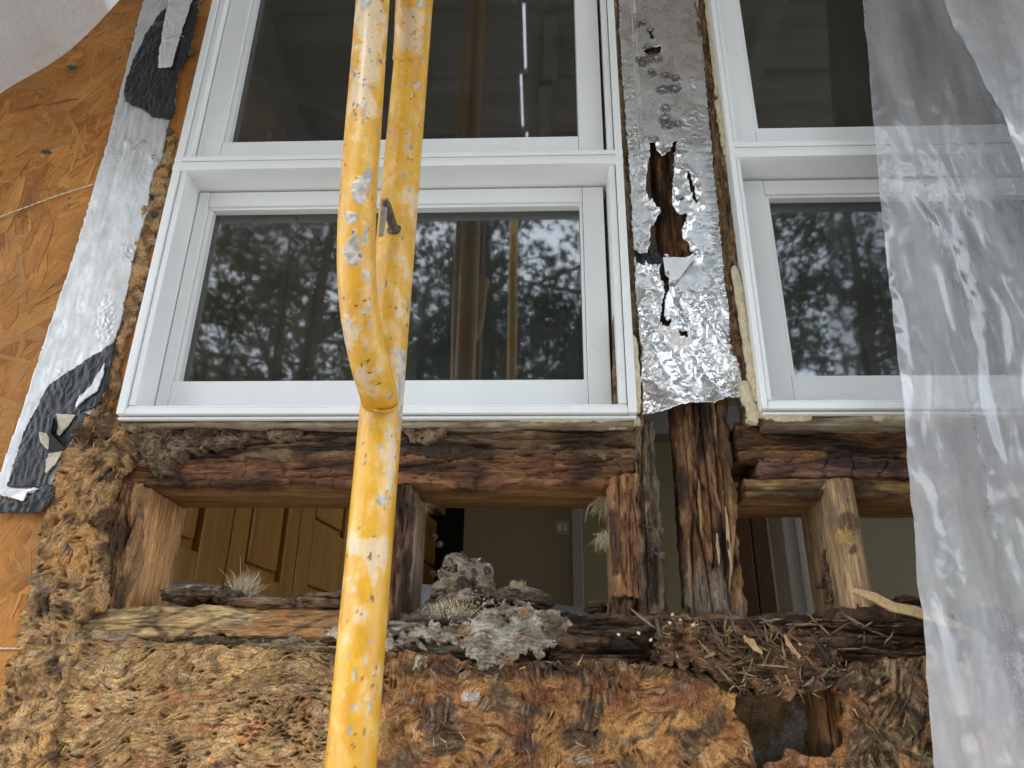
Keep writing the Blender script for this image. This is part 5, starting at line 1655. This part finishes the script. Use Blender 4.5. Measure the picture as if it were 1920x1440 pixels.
def foil_fn(X, Z):
    y0 = 0.001
    u, v = proj(X, X * 0 + y0, Z)
    w1, w2 = fbm(X * 120, Z * 120, 351.0, 3), fbm(X * 120, Z * 120, 354.0, 3)
    m = inpoly(u + 2.0 * w1, v + 2.0 * w2, FOIL)
    dh = np.full(X.shape, 40.0)
    for h in HOLES:
        m &= ~inpoly(u + 2.0 * w1, v + 2.0 * w2, h)
        for (hx, hy) in h:
            dh = np.minimum(dh, np.hypot(u - hx, v - hy))
    lowp = sst(250, 560, v)
    patch = sst(-0.1, 0.45, fbm(X * 20, Z * 16, 362.0, 2))
    f1, f2, kk = voro(X * 52 + 0.5 * w1, Z * 36 + 0.5 * w2)
    h1, h2, kk2 = voro(X * 130, Z * 100)
    cr = 0.0024 * (f2 - f1) * (0.3 + 0.7 * patch) + 0.0007 * (h2 - h1) * patch + 0.0040 * fbm(X * 20, Z * 13, 355.0, 2)
    fold = 0.0035 * np.sin((X - 0.10) * 150 + Z * 75 + 0.8 * w1) * sst(520, 600, v) * sst(780, 660, v)
    side = 0.0010 * np.sin(Z * 620 + 3 * fbm(X * 30, Z * 30, 364.0, 2)) * sst(1310, 1350, u - 0.10 * (v - 300)) * sst(200, 420, v)
    y = y0 - (0.28 + 0.36 * lowp) * cr - fold - side
    # seam ridge down the left, embossed dots beside it
    seam = np.abs(u - (1186 + (v * 0.055)))
    y = y - 0.0022 * np.exp(-(seam / 3.2) ** 2) * sst(330, 250, v)
    gu, gv_ = (X / 0.0075) % 1 - 0.5, (Z / 0.0105) % 1 - 0.5
    y = y - 0.0006 * np.exp(-(gu ** 2 + gv_ ** 2) / 0.045) * sst(12, 6, np.abs(u - (1172 + 0.05 * v))) * sst(300, 240, v)
    # torn lips curl outwards, bottom skirt billows
    y = y - 0.010 * np.exp(-(dh / 9.0) ** 2) * (0.4 + 0.9 * np.clip(w1 + 0.4, 0, 1)) * sst(200, 420, v)
    y = y - 0.012 * sst(700, 785, v) * (0.6 + 0.5 * np.sin(X * 60)) - 0.010 * blob(u, v, 1268, 636, 14, 8)
    c = np.zeros(X.shape + (3,)) + np.array([0.86, 0.87, 0.88])
    # rust-brown rot staining near the skirt, and black oxide marks
    n5 = fbm(X * 420, Z * 420, 358.0, 3)
    sk = sst(690, 770, v + 40 * fbm(X * 60, Z * 60, 359.0, 3) - 30 * blob(u, v, 1270, 740, 40, 60)) * sst(-0.1, 0.35, n5)
    sk2 = sst(0.25, 0.5, n5 + 0.8 * blob(u, v, 1380, 720, 26, 40) - 0.6)
    c = lerp(c, (0.22, 0.12, 0.07), np.clip(0.9 * sk + 0.9 * sk2, 0, 1))
    mk = 0
    for (a_, b_, r_) in ((1214, 88, 6), (1220, 98, 7), (1230, 108, 9), (1205, 118, 8), (1200, 112, 5), (1219, 56, 5), (1222, 68, 4), (1242, 168, 8), (1265, 166, 8), (1247, 140, 6), (1266, 146, 6), (1222, 134, 5), (1248, 202, 7), (1247, 222, 8), (1250, 236, 7), (1271, 232, 6), (1223, 140, 4), (1275, 372, 5),
                           (1226, 262, 6), (1258, 285, 9), (1195, 46, 5), (1208, 42, 5)):
        mk = mk + np.exp(-(((u - a_) / (r_ * 1.6)) ** 2 + ((v - b_) / (r_ * 1.1)) ** 2)) * (1 - 0.9 * np.exp(-(((u - a_) / (r_ * 0.7)) ** 2 + ((v - b_ + 1) / (r_ * 0.4)) ** 2)))
    c = lerp(c, (0.035, 0.03, 0.028), 0.95 * sst(0.17, 0.30, mk * (0.62 + 0.6 * fbm(X * 500, Z * 500, 360.0, 2))))
    c = lerp(c, (0.045, 0.035, 0.03), 0.8 * sst(0.75, 0.92, voro(X * 55, Z * 55)[0] * 0 + fbm(X * 330, Z * 330, 361.0, 2)))
    return y, m, c


grid_sheet('foil_face', PX(1155, 0), PX(1400, 745) + 0.004, PZ(1250, 792), 1.455, 0.00105, foil_fn, M['foil'], foil, 0.0012)
# black adhesive behind the tear
sheet('black_backing', [(1176, 470), (1225, 466), (1240, 480), (1248, 520), (1258, 545), (1256, 625), (1235, 625), (1230, 520), (1190, 512)], 0.0085,
      bt_y, bt_c, M['butyl'], foil, 0.001, 2.5, 0.001, 365)
# the square folded tab over the slit
pf = [P(1243, 482, -0.008), P(1302, 483, -0.005), P(1274, 522, -0.004), P(1262, 526, -0.006), P(1248, 516, -0.008)]
mesh_np('folded_tab', np.array(pf + [p + np.array([0, 0.0008, 0]) for p in pf]), [[0, 1, 6, 5], [1, 2, 7, 6], [2, 3, 8, 7], [3, 4, 9, 8], [4, 0, 5, 9]], [[0, 4, 3], [0, 3, 2], [0, 2, 1], [5, 8, 9], [5, 7, 8], [5, 6, 7]],
        M['tape'], foil, np.zeros((10, 3)) + 0.72, False)


# brown weathered strips either side of the foil
def strip(label, poly, y0, pal, seed, rough=1.0):
    t = thing('jamb_strip', label, 'strip')

    def yf(X, Z, u, v): return -rough * (0.002 * fbm(X * 60, Z * 30, seed, 4) + 0.0016 * ridged(X * 240, Z * 40, seed + 1, 3))

    def cf(X, Z, u, v):
        c = lerp(pal[0], pal[1], sst(-0.4, 0.4, fbm(X * 120, Z * 30, seed + 2, 4)))
        c = lerp(c, pal[2], 0.85 * sst(0.1, 0.5, fbm(X * 150, Z * 45, seed + 3, 4)))
        return lerp(c, pal[3], 0.7 * sst(0.3, 0.6, fbm(X * 80, Z * 60, seed + 4, 3)))
    sheet('strip_face', poly, y0, yf, cf, M['rot_z'], t, 0.0009, 2.0, 0.02, seed)
    return t


strip('brown gritty strip between the foil and the left window', [(1144, -20), (1164, -20), (1172, 120), (1182, 260), (1190, 420), (1196, 560), (1204, 690), (1208, 800), (1188, 800), (1150, 780), (1150, 300)], 0.006,
      ((0.25, 0.16, 0.095), (0.33, 0.22, 0.13), (0.10, 0.065, 0.04), (0.42, 0.33, 0.22)), 370)
strip('dark stained wood strip between the foil and the plastic covered window', [(1296, -20), (1352, -20), (1372, 250), (1402, 450), (1425, 640), (1440, 790), (1398, 800), (1392, 740), (1370, 640), (1350, 450), (1326, 200)], 0.004,
      ((0.20, 0.115, 0.06), (0.30, 0.19, 0.10), (0.06, 0.037, 0.024), (0.42, 0.34, 0.22)), 376, 1.4)


# foam and caulk beads
def bead(label, pts, y, rad, seed, mat='foam', flat=0.6):
    path = smooth_path([P(u, v, y) for u, v in pts], max(20, 10 * len(pts)))
    n = len(path)
    r = rad * (1 + 0.25 * perlin(np.arange(n) * 0.37, seed * 1.0, 0.5))
    r[0] *= 0.55
    r[-1] *= 0.55

    def df(V, NV):
        d = 0.0012 * fbm(V[..., 0] * 160, V[..., 1] * 160, V[..., 2] * 160 + seed, 3)
        return d, np.zeros(V.shape) + 0.5
    o = tube('foam_bead', path, r, M[mat], None, 26, None, df)
    return tag(o, label, 'foam')


bead('cream foam bead beside the transom of the plastic covered window', [(1346, 188), (1352, 230), (1358, 262), (1362, 290)], YF + 0.014, 0.0042, 1)
bead('long cream foam bead down the lower jamb of the plastic covered window', [(1376, 500), (1388, 560), (1400, 640), (1410, 700), (1420, 755)], YF + 0.016, 0.0052, 2)
bead('pale foam bead along the upper jamb of the plastic covered window', [(1324, -10), (1332, 60), (1340, 120), (1346, 180)], YF + 0.018, 0.0036, 3)
bead('cream foam bead turning the lower right corner of the scaffold-side window', [(1186, 630), (1190, 690), (1194, 740), (1192, 776)], YF + 0.016, 0.0052, 4)
bead('long cream foam bead under the sill near the foil strip', [(960, 783), (1020, 784), (1090, 784), (1150, 782), (1192, 778)], YF + 0.016, 0.0062, 5)
bead('cream foam bead under the corner of the plastic covered window', [(1420, 772), (1450, 782), (1490, 783), (1520, 782)], YF + 0.016, 0.0060, 6)
bead('second cream foam bead under the sill at the plastic sheet edge', [(1632, 782), (1680, 780), (1740, 779), (1830, 778)], YF + 0.016, 0.0055, 7)
bead('brown stained foam corner under the skirt of the foil strip', [(1394, 716), (1402, 748), (1412, 776), (1408, 795)], YF + 0.018, 0.0068, 8)
bead('brown crumbling foam at the sill corner beside the foil strip', [(1140, 796), (1170, 795), (1200, 788)], YF + 0.022, 0.0058, 9)


# weathered sub-sill boards below the frames
def subsill(label, xa_, xb_, za, zb2, seed):
    t = thing('sub_sill', label, 'board')
    fn = rot_fn('x', seed, 0.25, ((0.34, 0.27, 0.18), (0.44, 0.37, 0.27), (0.16, 0.11, 0.07), (0.26, 0.18, 0.11)), 0.3, 0.002)
    beam('board', 'x', xa_, xb_, za, zb2, YF + 0.014, FR1 - 0.02, fn, M['rot_x'], t, 0.0016, 0.001, 0.0015)
    box('flashing_edge', xa_ - 0.001, xb_ + 0.001, YF + 0.006, YF + 0.0125, zb2 - 0.0005, zb2 + 0.0025, M['vinyl'], t, 0.0004)


subsill('thin weathered board under the scaffold-side window sill', -0.474, 0.100, PZ(700, 798, YF + 0.014), 0.3015, 380)
subsill('thin weathered board under the plastic covered window sill', 0.240, 0.81, PZ(1550, 799, YF + 0.014), 0.3055, 385)


# ------------------------------------------------------------------ yellow scaffold frame
def sy(y): return -HD + (y + HD) * 0.7746


R_T = 0.0165
YL = sy(-0.09)


def paint(splats, seed):
    def df(V, NV):
        X, Y, Z = V[..., 0], V[..., 1], V[..., 2]
        u, v = proj(X, Y, Z)
        n1 = fbm(X * 90, Y * 90, Z * 55 + seed, 4)
        n2 = fbm(X * 260, Y * 260, Z * 160 + seed, 3)
        n3 = fbm(X * 45, Y * 45, Z * 20 + seed, 3)
        front = sst(0.15, -0.25, NV[..., 1])
        b1 = 0
        b2 = 0
        for (k, cx, cy, rx, ry, wt) in splats:
            g = wt * np.exp(-((u - cx) / rx) ** 2 - ((v - cy) / ry) ** 2) * front
            if k == 'c':
                b1 = b1 + g
            else:
                b2 = b2 + g
        cem = sst(0.53, 0.57, b1 + 0.33 * n1 + 0.12 * n2)
        dust = sst(0.49, 0.56, b2 + 0.42 * n1 + 0.22 * n2 + 0.06)
        fleck = sst(0.50, 0.55, n2 * 0.62 + 0.25 * n1)
        chip = sst(0.60, 0.63, fbm(X * 150, Y * 150, Z * 80 + seed + 70, 3) + 0.15 * n3)
        rust = sst(0.74, 0.80, fbm(X * 210, Y * 210, Z * 150 + seed + 40, 2) + 0.12 * n3)
        c = lerp((0.57, 0.305, 0.020), (0.52, 0.262, 0.015), sst(-0.5, 0.5, n3))
        c = lerp(c, (0.80, 0.56, 0.25), 0.25 * sst(0.0, 0.6, n1 + b2))
        c = lerp(c, (0.56, 0.44, 0.29), 0.85 * np.maximum(dust * 0.9, fleck * 0.7))
        cg = lerp((0.26, 0.24, 0.21), (0.45, 0.41, 0.35), sst(-0.5, 0.5, n2 + 0.5 * n1))
        c = lerp(c, cg, np.maximum(cem, 0.9 * chip))
        c = lerp(c, (0.09, 0.045, 0.028), 0.9 * rust)
        return 0.0006 * cem * (0.7 + 0.7 * n2) + 0.00012 * dust - 0.0001 * rust, c
    return df


sc = thing('scaffold_frame', 'chipped yellow tubular scaffold frame standing in front of the window', 'scaffold')
xl = PX(668, 1440, YL)
xl2 = PX(765, 100, YL)
XLEG = (xl + xl2) / 2
zz = np.concatenate([np.linspace(-1.89, -0.12, 60), np.linspace(-0.118, 1.0, 760), np.linspace(1.01, 1.64, 30)])
leg_sp = [('c', 756, 700, 13, 55, 1.0), ('c', 752, 780, 11, 70, 0.8), ('c', 716, 938, 14, 9, 0.9), ('d', 683, 1026, 30, 18, 0.9), ('d', 700, 1060, 9, 50, 0.8), ('d', 720, 1040, 16, 30, 0.6), ('d', 715, 880, 26, 60, 0.3),
          ('c', 782, 160, 11, 9, 0.9), ('c', 770, 276, 8, 8, 0.9), ('d', 775, 380, 18, 60, 0.5), ('d', 755, 560, 20, 80, 0.5), ('d', 740, 330, 12, 40, 0.3), ('c', 692, 1322, 6, 16, 0.8), ('d', 700, 1290, 20, 70, 0.4), ('d', 672, 1100, 22, 90, 0.35),
          ('d', 735, 860, 10, 60, 0.7)]
tube('leg', np.stack([np.full_like(zz, XLEG), np.full_like(zz, YL), zz], -1), R_T, M['yellow'], sc, 72, None, paint(leg_sp, 1.0))
cur = [P(717, 772, sy(-0.086)), P(710, 740, sy(-0.110)), P(698, 698, sy(-0.134)), P(684, 640, sy(-0.152)), P(672, 560, sy(-0.169)), P(668, 470, sy(-0.180)), P(672, 360, sy(-0.186)), P(681, 240, sy(-0.190)), P(691, 110, sy(-0.190)), P(700, -10, sy(-0.190)), P(707, -110, sy(-0.190))]
cur.append(cur[-1] + np.array([0.0, 0.0, 0.6]))
cpath = np.concatenate([smooth_path(cur[:-1], 760), np.linspace(cur[-2], cur[-1], 20)[1:]])
cur_sp = [('d', 690, 20, 32, 60, 1.0), ('c', 688, 10, 18, 22, 0.8), ('d', 690, 110, 24, 50, 0.85), ('d', 680, 190, 26, 40, 0.7), ('c', 690, 330, 12, 20, 1.0), ('c', 672, 365, 15, 24, 1.1), ('c', 656, 405, 20, 14, 0.9), ('c', 661, 470, 19, 36, 1.15),
          ('d', 650, 600, 16, 40, 0.5), ('d', 690, 710, 40, 30, 0.55), ('d', 668, 640, 20, 30, 0.45)]
tube('curved_brace', cpath, R_T * 0.86, M['yellow'], sc, 72, None, paint(cur_sp, 9.0))
up = [P(766, 112, sy(-0.094)), P(768, 96, sy(-0.106)), P(770, 60, sy(-0.122)), P(772, 10, sy(-0.142)), P(774, -60, sy(-0.165)), P(776, -160, sy(-0.19)), P(776, -260, sy(-0.215)), P(776, -360, sy(-0.25))]
tube('upper_brace', smooth_path(up, 260), R_T * 0.92, M['yellow'], sc, 80, None, paint([('d', 770, 50, 30, 40, 0.8), ('c', 790, 8, 12, 14, 0.8), ('d', 760, 90, 20, 20, 0.5)], 17.0))
# weld beads around the two joints
for c_, ax, rr in ((P(720, 752, sy(-0.1105)), (0.1, -0.75, 0.55), 0.0098),):
    ax = np.array(ax) / np.linalg.norm(ax)
    s1 = np.cross(ax, [1, 0, 0])
    s1 /= np.linalg.norm(s1)
    s2 = np.cross(ax, s1)
    th = np.linspace(0, 2 * math.pi, 90)
    ring = c_ - ax * 0.003 + (s1[None] * np.cos(th)[:, None] * rr * 1.02 + s2[None] * np.sin(th)[:, None] * rr)
    tube('weld_bead', ring, 0.0013 + 0.0003 * np.sin(th * 40), M['yellow'], sc, 12, None, paint([], 23.0), False)
# outer leg and its brace rails behind the camera
YO = -1.50
XO = XLEG + 0.02
zo = np.linspace(-1.89, 2.6, 220)
tube('outer_leg', np.stack([np.full_like(zo, XO), np.full_like(zo, YO), zo], -1), R_T, M['yellow'], sc, 24, None, paint([], 31.0))
for k, (x1_, z1_) in enumerate(((1.7, 0.05), (-1.7, 0.05))):
    pth = np.linspace([XO, YO - 0.03, 0.92], [x1_, YO - 0.03, z1_], 30)
    tag(tube('cross_brace', pth, 0.0125, M['steel'], None, 16), ('grey cross brace sloping from the outer scaffold leg, reflected right of the leg',
                                                                'grey cross brace sloping from the outer scaffold leg, reflected left of the leg')[k], 'brace')
# lock pin on the leg with its hanging flat clip
pin = thing('lock_pin', 'rusty steel lock pin with a flat clip stuck in the yellow scaffold leg', 'pin')
a_, b_ = P(740, 434, sy(-0.108)), P(722, 376, sy(-0.142))
pp = np.linspace(a_, b_, 14)
tube('pin_rod', pp, 0.78 * np.concatenate([[0.0066, 0.0062, 0.0052], np.full(9, 0.0048), [0.0044, 0.003]]), M['steel'], pin, 24)
tube('collar', np.linspace(a_ + (b_ - a_) * 0.03, a_ + (b_ - a_) * 0.12, 5), 0.78 * np.array([0.006, 0.0078, 0.008, 0.0076, 0.006]), M['steel'], pin, 24)
q0, q1 = P(722, 372, sy(-0.143)), P(714, 442, sy(-0.128))
dz = np.array([0.0027, 0.0, 0.001])
clip = [q0 - dz, q0 + dz, q1 + dz * 0.7, q1 - dz * 0.7]
mesh_np('flat_clip', np.array(clip + [p + np.array([0.0003, 0.0012, 0]) for p in clip]), [[0, 3, 2, 1], [4, 5, 6, 7], [0, 1, 5, 4], [1, 2, 6, 5], [2, 3, 7, 6], [3, 0, 4, 7]], None, plain_mat('worn_zinc', (0.42, 0.4, 0.36), 0.35, 0.8, 0.3, 200), pin, None, False)

# timber prop beside the scaffold and the scaffold deck overhead (both mirrored in the glass)
xp = PX(888, 550, 1.2 + 0.08)
tp = thing('timber_prop', 'brown square timber prop holding the scaffold deck, mirrored in the lower pane', 'post')
box('post', -0.262, -0.186, -1.24, -1.165, -1.9, 1.675, plain_mat('brown_timber', (0.20, 0.12, 0.06), 0.75, 0, 0.3, 40, 0.002, 0.2, (1, 1, 0.06)), tp, 0.004)
box('base_plate', -0.30, -0.148, -1.28, -1.125, -1.9, -1.885, M['steel'], tp, 0.002)
rg = np.random.default_rng(5)
yk = -0.14
names = ('innermost scaffold deck plank over the windows', 'second scaffold deck plank out from the wall', 'third scaffold deck plank out from the wall', 'fourth scaffold deck plank out from the wall', 'outermost scaffold deck plank, farthest from the wall')
for k in range(5):
    w_ = 0.222
    xg = -0.055 + (0.006, -0.012, 0.010, -0.004, 0.008)[k]
    t = thing('deck_plank', names[k], 'plank', 'scaffold deck overhead')
    for (xa_, xb_) in ((-2.4, xg - 0.004), (xg + 0.004, 2.4)):
        box('board', xa_, xb_, yk - w_, yk, 1.68, 1.722, M['plank'], t, 0.004)
    box('cleat', xg + 0.05, xg + 0.09, yk - w_ + 0.004, yk - 0.004, 1.655, 1.6795, M['plank'], t, 0.003)
    yk -= w_ + 0.014
for k, xx in enumerate((-0.75, 0.55)):
    tag(box('deck_ledger', xx, xx + 0.05, -1.50, -0.12, 1.60, 1.652, M['plank'], None, 0.003), ('ledger under the scaffold deck above the silver tape', 'ledger under the scaffold deck above the plastic covered window')[k], 'ledger')

# ------------------------------------------------------------------ plastic sheets
LE = [(1608, -120), (1617, 0), (1626, 90), (1633, 180), (1641, 260), (1648, 330), (1656, 420), (1663, 500), (1675, 600), (1685, 690), (1693, 780), (1699, 870), (1704, 940), (1712, 1000), (1716, 1090), (1724, 1160), (1732, 1230), (1738, 1320), (1746, 1400), (1756, 1500)]


def plastic_sheet():
    t = thing('plastic_sheet', 'wrinkled clear plastic sheet hanging over the right window and wall', 'sheet')
    y0 = -0.052
    pts = np.array([P(u, v, y0) for u, v in LE])
    zs = np.linspace(-0.45, 1.62, 640)
    xe = np.interp(zs, pts[::-1, 2], pts[::-1, 0])
    xe = xe + 0.0016 * perlin(zs * 9, 0.0, 4.0) + 0.0005 * perlin(zs * 60, 0.0, 6.0)

    def layer(name, xs0, width, y_base, seed, amp, n=180):
        s = np.linspace(0, 1, n)
        X = xs0[:, None] + s[None] * width
        Z = np.repeat(zs[:, None], n, 1)
        u, v = proj(X, X * 0 + y_base, Z)
        fold = fbm(X * 13, Z * 1.4, seed, 3)
        wob = fbm(X * 9, Z * 9, seed + 5, 2)
        c1, c1b, _k = voro(X * 42 + 0.7 * wob, Z * 4.5 + X * 2 + 0.5 * wob)
        cr = (c1b - c1) * 1.6
        c2, c2b, _k2 = voro(X * 95 + wob, Z * 34 - X * 16 + wob)
        cr2 = (c2b - c2) * (_jit[_k2, 1] > 0.35)
        g1, g2, kk = voro(X * 38, Z * 30)
        dent = sst(0.35, 0.0, g1) * (_jit[kk, 2] > 0.72)
        hem = np.exp(-(s[None] * width / 0.006) ** 2)
        Y = y_base - amp * (0.0055 * fold + 0.0016 * cr + 0.0012 * cr2 - 0.0012 * dent) - 0.003 * hem * perlin(Z * 60, seed, 0.3)
        for _ in range(4):
            Y[1:-1] = (Y[:-2] + 2 * Y[1:-1] + Y[2:]) / 4
            Y[:, 1:-1] = (Y[:, :-2] + 2 * Y[:, 1:-1] + Y[:, 2:]) / 4
        idx = np.arange(X.size).reshape(X.shape)
        q = np.stack([idx[:-1, :-1], idx[:-1, 1:], idx[1:, 1:], idx[1:, :-1]], -1).reshape(-1, 4)
        return mesh_np(name, np.stack([X, Y, Z], -1).reshape(-1, 3), q, None, M['film'], t)
    layer('hanging_film', xe, 0.42, y0, 401, 1.0)
    # gathered folds that fan in from the upper right
    zd = [PZ(1720, -120, -0.07), PZ(1760, 60, -0.07), PZ(1900, 300, -0.07), PZ(2040, 700, -0.07), PZ(2200, 1500, -0.07)]
    xd = [PX(1690, -120, -0.07), PX(1770, 60, -0.07), PX(1890, 300, -0.07), PX(2040, 700, -0.07), PX(2200, 1500, -0.07)]
    layer('gathered_fold', np.interp(zs, zd[::-1], xd[::-1]), 0.30, -0.088, 407, 1.7, 120)


plastic_sheet()


def overhead_film():
    t = thing('plastic_tarp', 'milky plastic tarp slung from the scaffold deck over the orange board', 'sheet')
    lo = smooth_path([P(-330, 380, -0.035), P(-60, 222, -0.07), P(0, 178, -0.09), P(60, 138, -0.12), P(120, 94, -0.15), P(180, 46, -0.19), P(232, -4, -0.23), P(300, -70, -0.28)], 120)
    hi = smooth_path([(-1.75, -0.05, 1.0), (-1.5, -0.20, 1.45), (-1.2, -0.45, 1.60), (-0.9, -0.75, 1.66), (-0.55, -1.0, 1.66), (-0.2, -1.12, 1.66)], 120)
    s = np.linspace(0, 1, 110)
    V = lo[:, None] * (1 - s)[None, :, None] + hi[:, None] * s[None, :, None]
    sag = 0.05 * np.sin(s * np.pi)
    A = np.arange(120) / 120.0
    V[..., 2] -= sag[None] + 0.006 * perlin(A[:, None] * 3, s[None] * 1.5, 420.0)
    V[..., 1] -= 0.010 * perlin(A[:, None] * 2.5, s[None] * 2, 424.0)
    idx = np.arange(120 * 110).reshape(120, 110)
    q = np.stack([idx[:-1, :-1], idx[:-1, 1:], idx[1:, 1:], idx[1:, :-1]], -1).reshape(-1, 4)
    mesh_np('tarp_film', V.reshape(-1, 3), q, None, M['milkfilm'], t)


overhead_film()


def dust_sheet():
    yb = 0.17
    pts = [(240, 1080), (300, 1086), (380, 1093), (480, 1113), (560, 1112), (650, 1098), (780, 1093), (830, 1100), (1000, 1128), (1100, 1138), (1130, 1143), (1250, 1166), (1370, 1160), (1420, 1149), (1490, 1146), (1540, 1152), (1600, 1166), (1950, 1166)]
    top = smooth_path([P(u, v, yb) for u, v in pts], 240)
    n = 40
    s = np.linspace(0, 1, n)
    V = np.zeros((240, n, 3))
    for j, f in enumerate(s):
        # rises to the crest, then falls away inside the room
        V[:, j, 0] = top[:, 0] + 0.03 * f
        V[:, j, 1] = yb - 0.03 + 0.10 * f
        V[:, j, 2] = top[:, 2] - (0.16 * (1 - f / 0.4) ** 2 if f < 0.4 else 0.5 * (f - 0.4) ** 2)
    V[..., 1] += 0.004 * fbm(V[..., 0] * 20, V[..., 2] * 30, 431.0, 3)
    idx = np.arange(240 * n).reshape(240, n)
    q = np.stack([idx[:-1, :-1], idx[1:, :-1], idx[1:, 1:], idx[:-1, 1:]], -1).reshape(-1, 4)
    o = mesh_np('dust_sheet', V.reshape(-1, 3), q, None, M['greyfilm'], None)
    tag(o, 'grey plastic dust sheet draped just inside the wall openings', 'sheet')


dust_sheet()


# ------------------------------------------------------------------ pines facing the house (seen only as reflections in the panes)
def pine_meshes(seed, h):
    rgp = np.random.default_rng(seed)
    # trunk
    n, sg = 14, 10
    zt2 = np.linspace(0, h, n)
    ctr = np.stack([0.12 * np.sin(zt2 * 0.5 + seed), 0.1 * np.cos(zt2 * 0.4 + seed), zt2], -1)
    rad = 0.20 * (1 - zt2 / h) ** 0.8 + 0.02
    th = np.linspace(0, 2 * np.pi, sg, endpoint=False)
    TV = ctr[:, None] + np.stack([np.cos(th), np.sin(th), 0 * th], -1)[None] * rad[:, None, None]
    idx = np.arange(n * sg).reshape(n, sg)
    r = np.roll(idx, -1, 1)
    TQ = [np.stack([idx[:-1], r[:-1], r[1:], idx[1:]], -1).reshape(-1, 4)]
    TVs = [TV.reshape(-1, 3)]
    nb = len(TVs[0])
    LV, LT = [], []
    nbr = 52
    for k in range(nbr):
        f = 0.22 + 0.76 * (k + rgp.random()) / nbr
        z = h * f
        L = (1.04 - f) ** 0.45 * h * 0.30 * rgp.uniform(0.5, 1.2) + 0.35
        az = rgp.uniform(0, 2 * math.pi)
        d = np.array([math.cos(az), math.sin(az), rgp.uniform(-0.1, 0.35)])
        p0 = np.array([np.interp(z, zt2, ctr[:, 0]), np.interp(z, zt2, ctr[:, 1]), z])
        m_ = 6
        pts = np.array([p0 + d * L * s + np.array([0, 0, -0.12 * L * s * s]) + rgp.normal(0, 0.05, 3) * s for s in np.linspace(0, 1, m_)])
        br = np.linspace(0.024, 0.005, m_) * (L / 2.0 + 0.4)
        t3 = np.linspace(0, 2 * np.pi, 4, endpoint=False)
        e1 = np.cross(d, [0, 0, 1.0])
        e1 /= np.linalg.norm(e1)
        e2 = np.cross(e1, d)
        BV = pts[:, None] + (e1[None, None] * np.cos(t3)[None, :, None] + e2[None, None] * np.sin(t3)[None, :, None]) * br[:, None, None]
        ix = np.arange(m_ * 4).reshape(m_, 4) + nb
        rr = np.roll(ix, -1, 1)
        TQ.append(np.stack([ix[:-1], rr[:-1], rr[1:], ix[1:]], -1).reshape(-1, 4))
        TVs.append(BV.reshape(-1, 3))
        nb += m_ * 4
        # sprays of needles along the outer two thirds
        for j in range(int(22 + L * 30)):
            s = rgp.uniform(0.25, 1.05)
            c = p0 + d * L * s + np.array([0, 0, -0.12 * L * s * s]) + rgp.normal(0, 0.20, 3) * [1, 1, 0.7]
            for q in range(16):
                dv = rgp.normal(0, 1, 3) + d * 0.6 + np.array([0, 0, 0.3])
                dv /= np.linalg.norm(dv)
                l = rgp.uniform(0.06, 0.14)
                sd = np.cross(dv, rgp.normal(0, 1, 3))
                sd = sd / np.linalg.norm(sd) * rgp.uniform(0.006, 0.013)
                i = len(LV)
                LV += [c - sd, c + sd, c + dv * l]
                LT.append([i, i + 1, i + 2])
    a = mesh_np('trunk', np.concatenate(TVs), np.concatenate(TQ), None, M['bark'])
    b_ = mesh_np('crown', np.array(LV), None, LT, M['needles'])
    ma, mb = a.data, b_.data
    bpy.data.objects.remove(a)
    bpy.data.objects.remove(b_)
    return ma, mb


PM = [pine_meshes(3, 11.0), pine_meshes(8, 9.0)]
SPOTS = [(0.9, -8.2, 0, 0.7, 1.0), (-0.9, -9.0, 1, 3.3, 1.05), (2.2, -7.6, 1, 2.2, 1.0), (-2.9, -8.0, 1, 5.2, 1.0), (-6.8, -11.5, 0, 0.2, 1.0), (-4.0, -9.4, 1, 1.2, 1.0), (-1.7, -12.5, 0, 2.1, 0.95), (0.7, -10.2, 1, 0.4, 0.88), (2.6, -12.8, 0, 3.0, 1.0), (4.6, -9.0, 1, 5.0, 1.05), (7.2, -10.5, 0, 4.0, 1.0), (9.8, -13.0, 0, 1.0, 1.05), (-10.0, -13.5, 0, 2.0, 1.0),
         (-3.0, -17.0, 0, 2.6, 1.15), (1.4, -18.0, 0, 0.9, 1.2), (5.8, -17.0, 0, 4.4, 1.15)]
for k, (x, y, m_, rz, s_) in enumerate(SPOTS):
    t = thing('pine_tree', 'dark pine tree facing the house, mirrored in the lower panes', 'tree', 'pines mirrored in the glass')
    t.location = (x, y, -1.9)
    t.rotation_euler = (0, 0, rz)
    t.scale = (s_, s_, s_)
    for nm, me in zip(('trunk', 'crown'), PM[m_]):
        o = bpy.data.objects.new(nm, me)
        COL.objects.link(o)
        o.parent = t
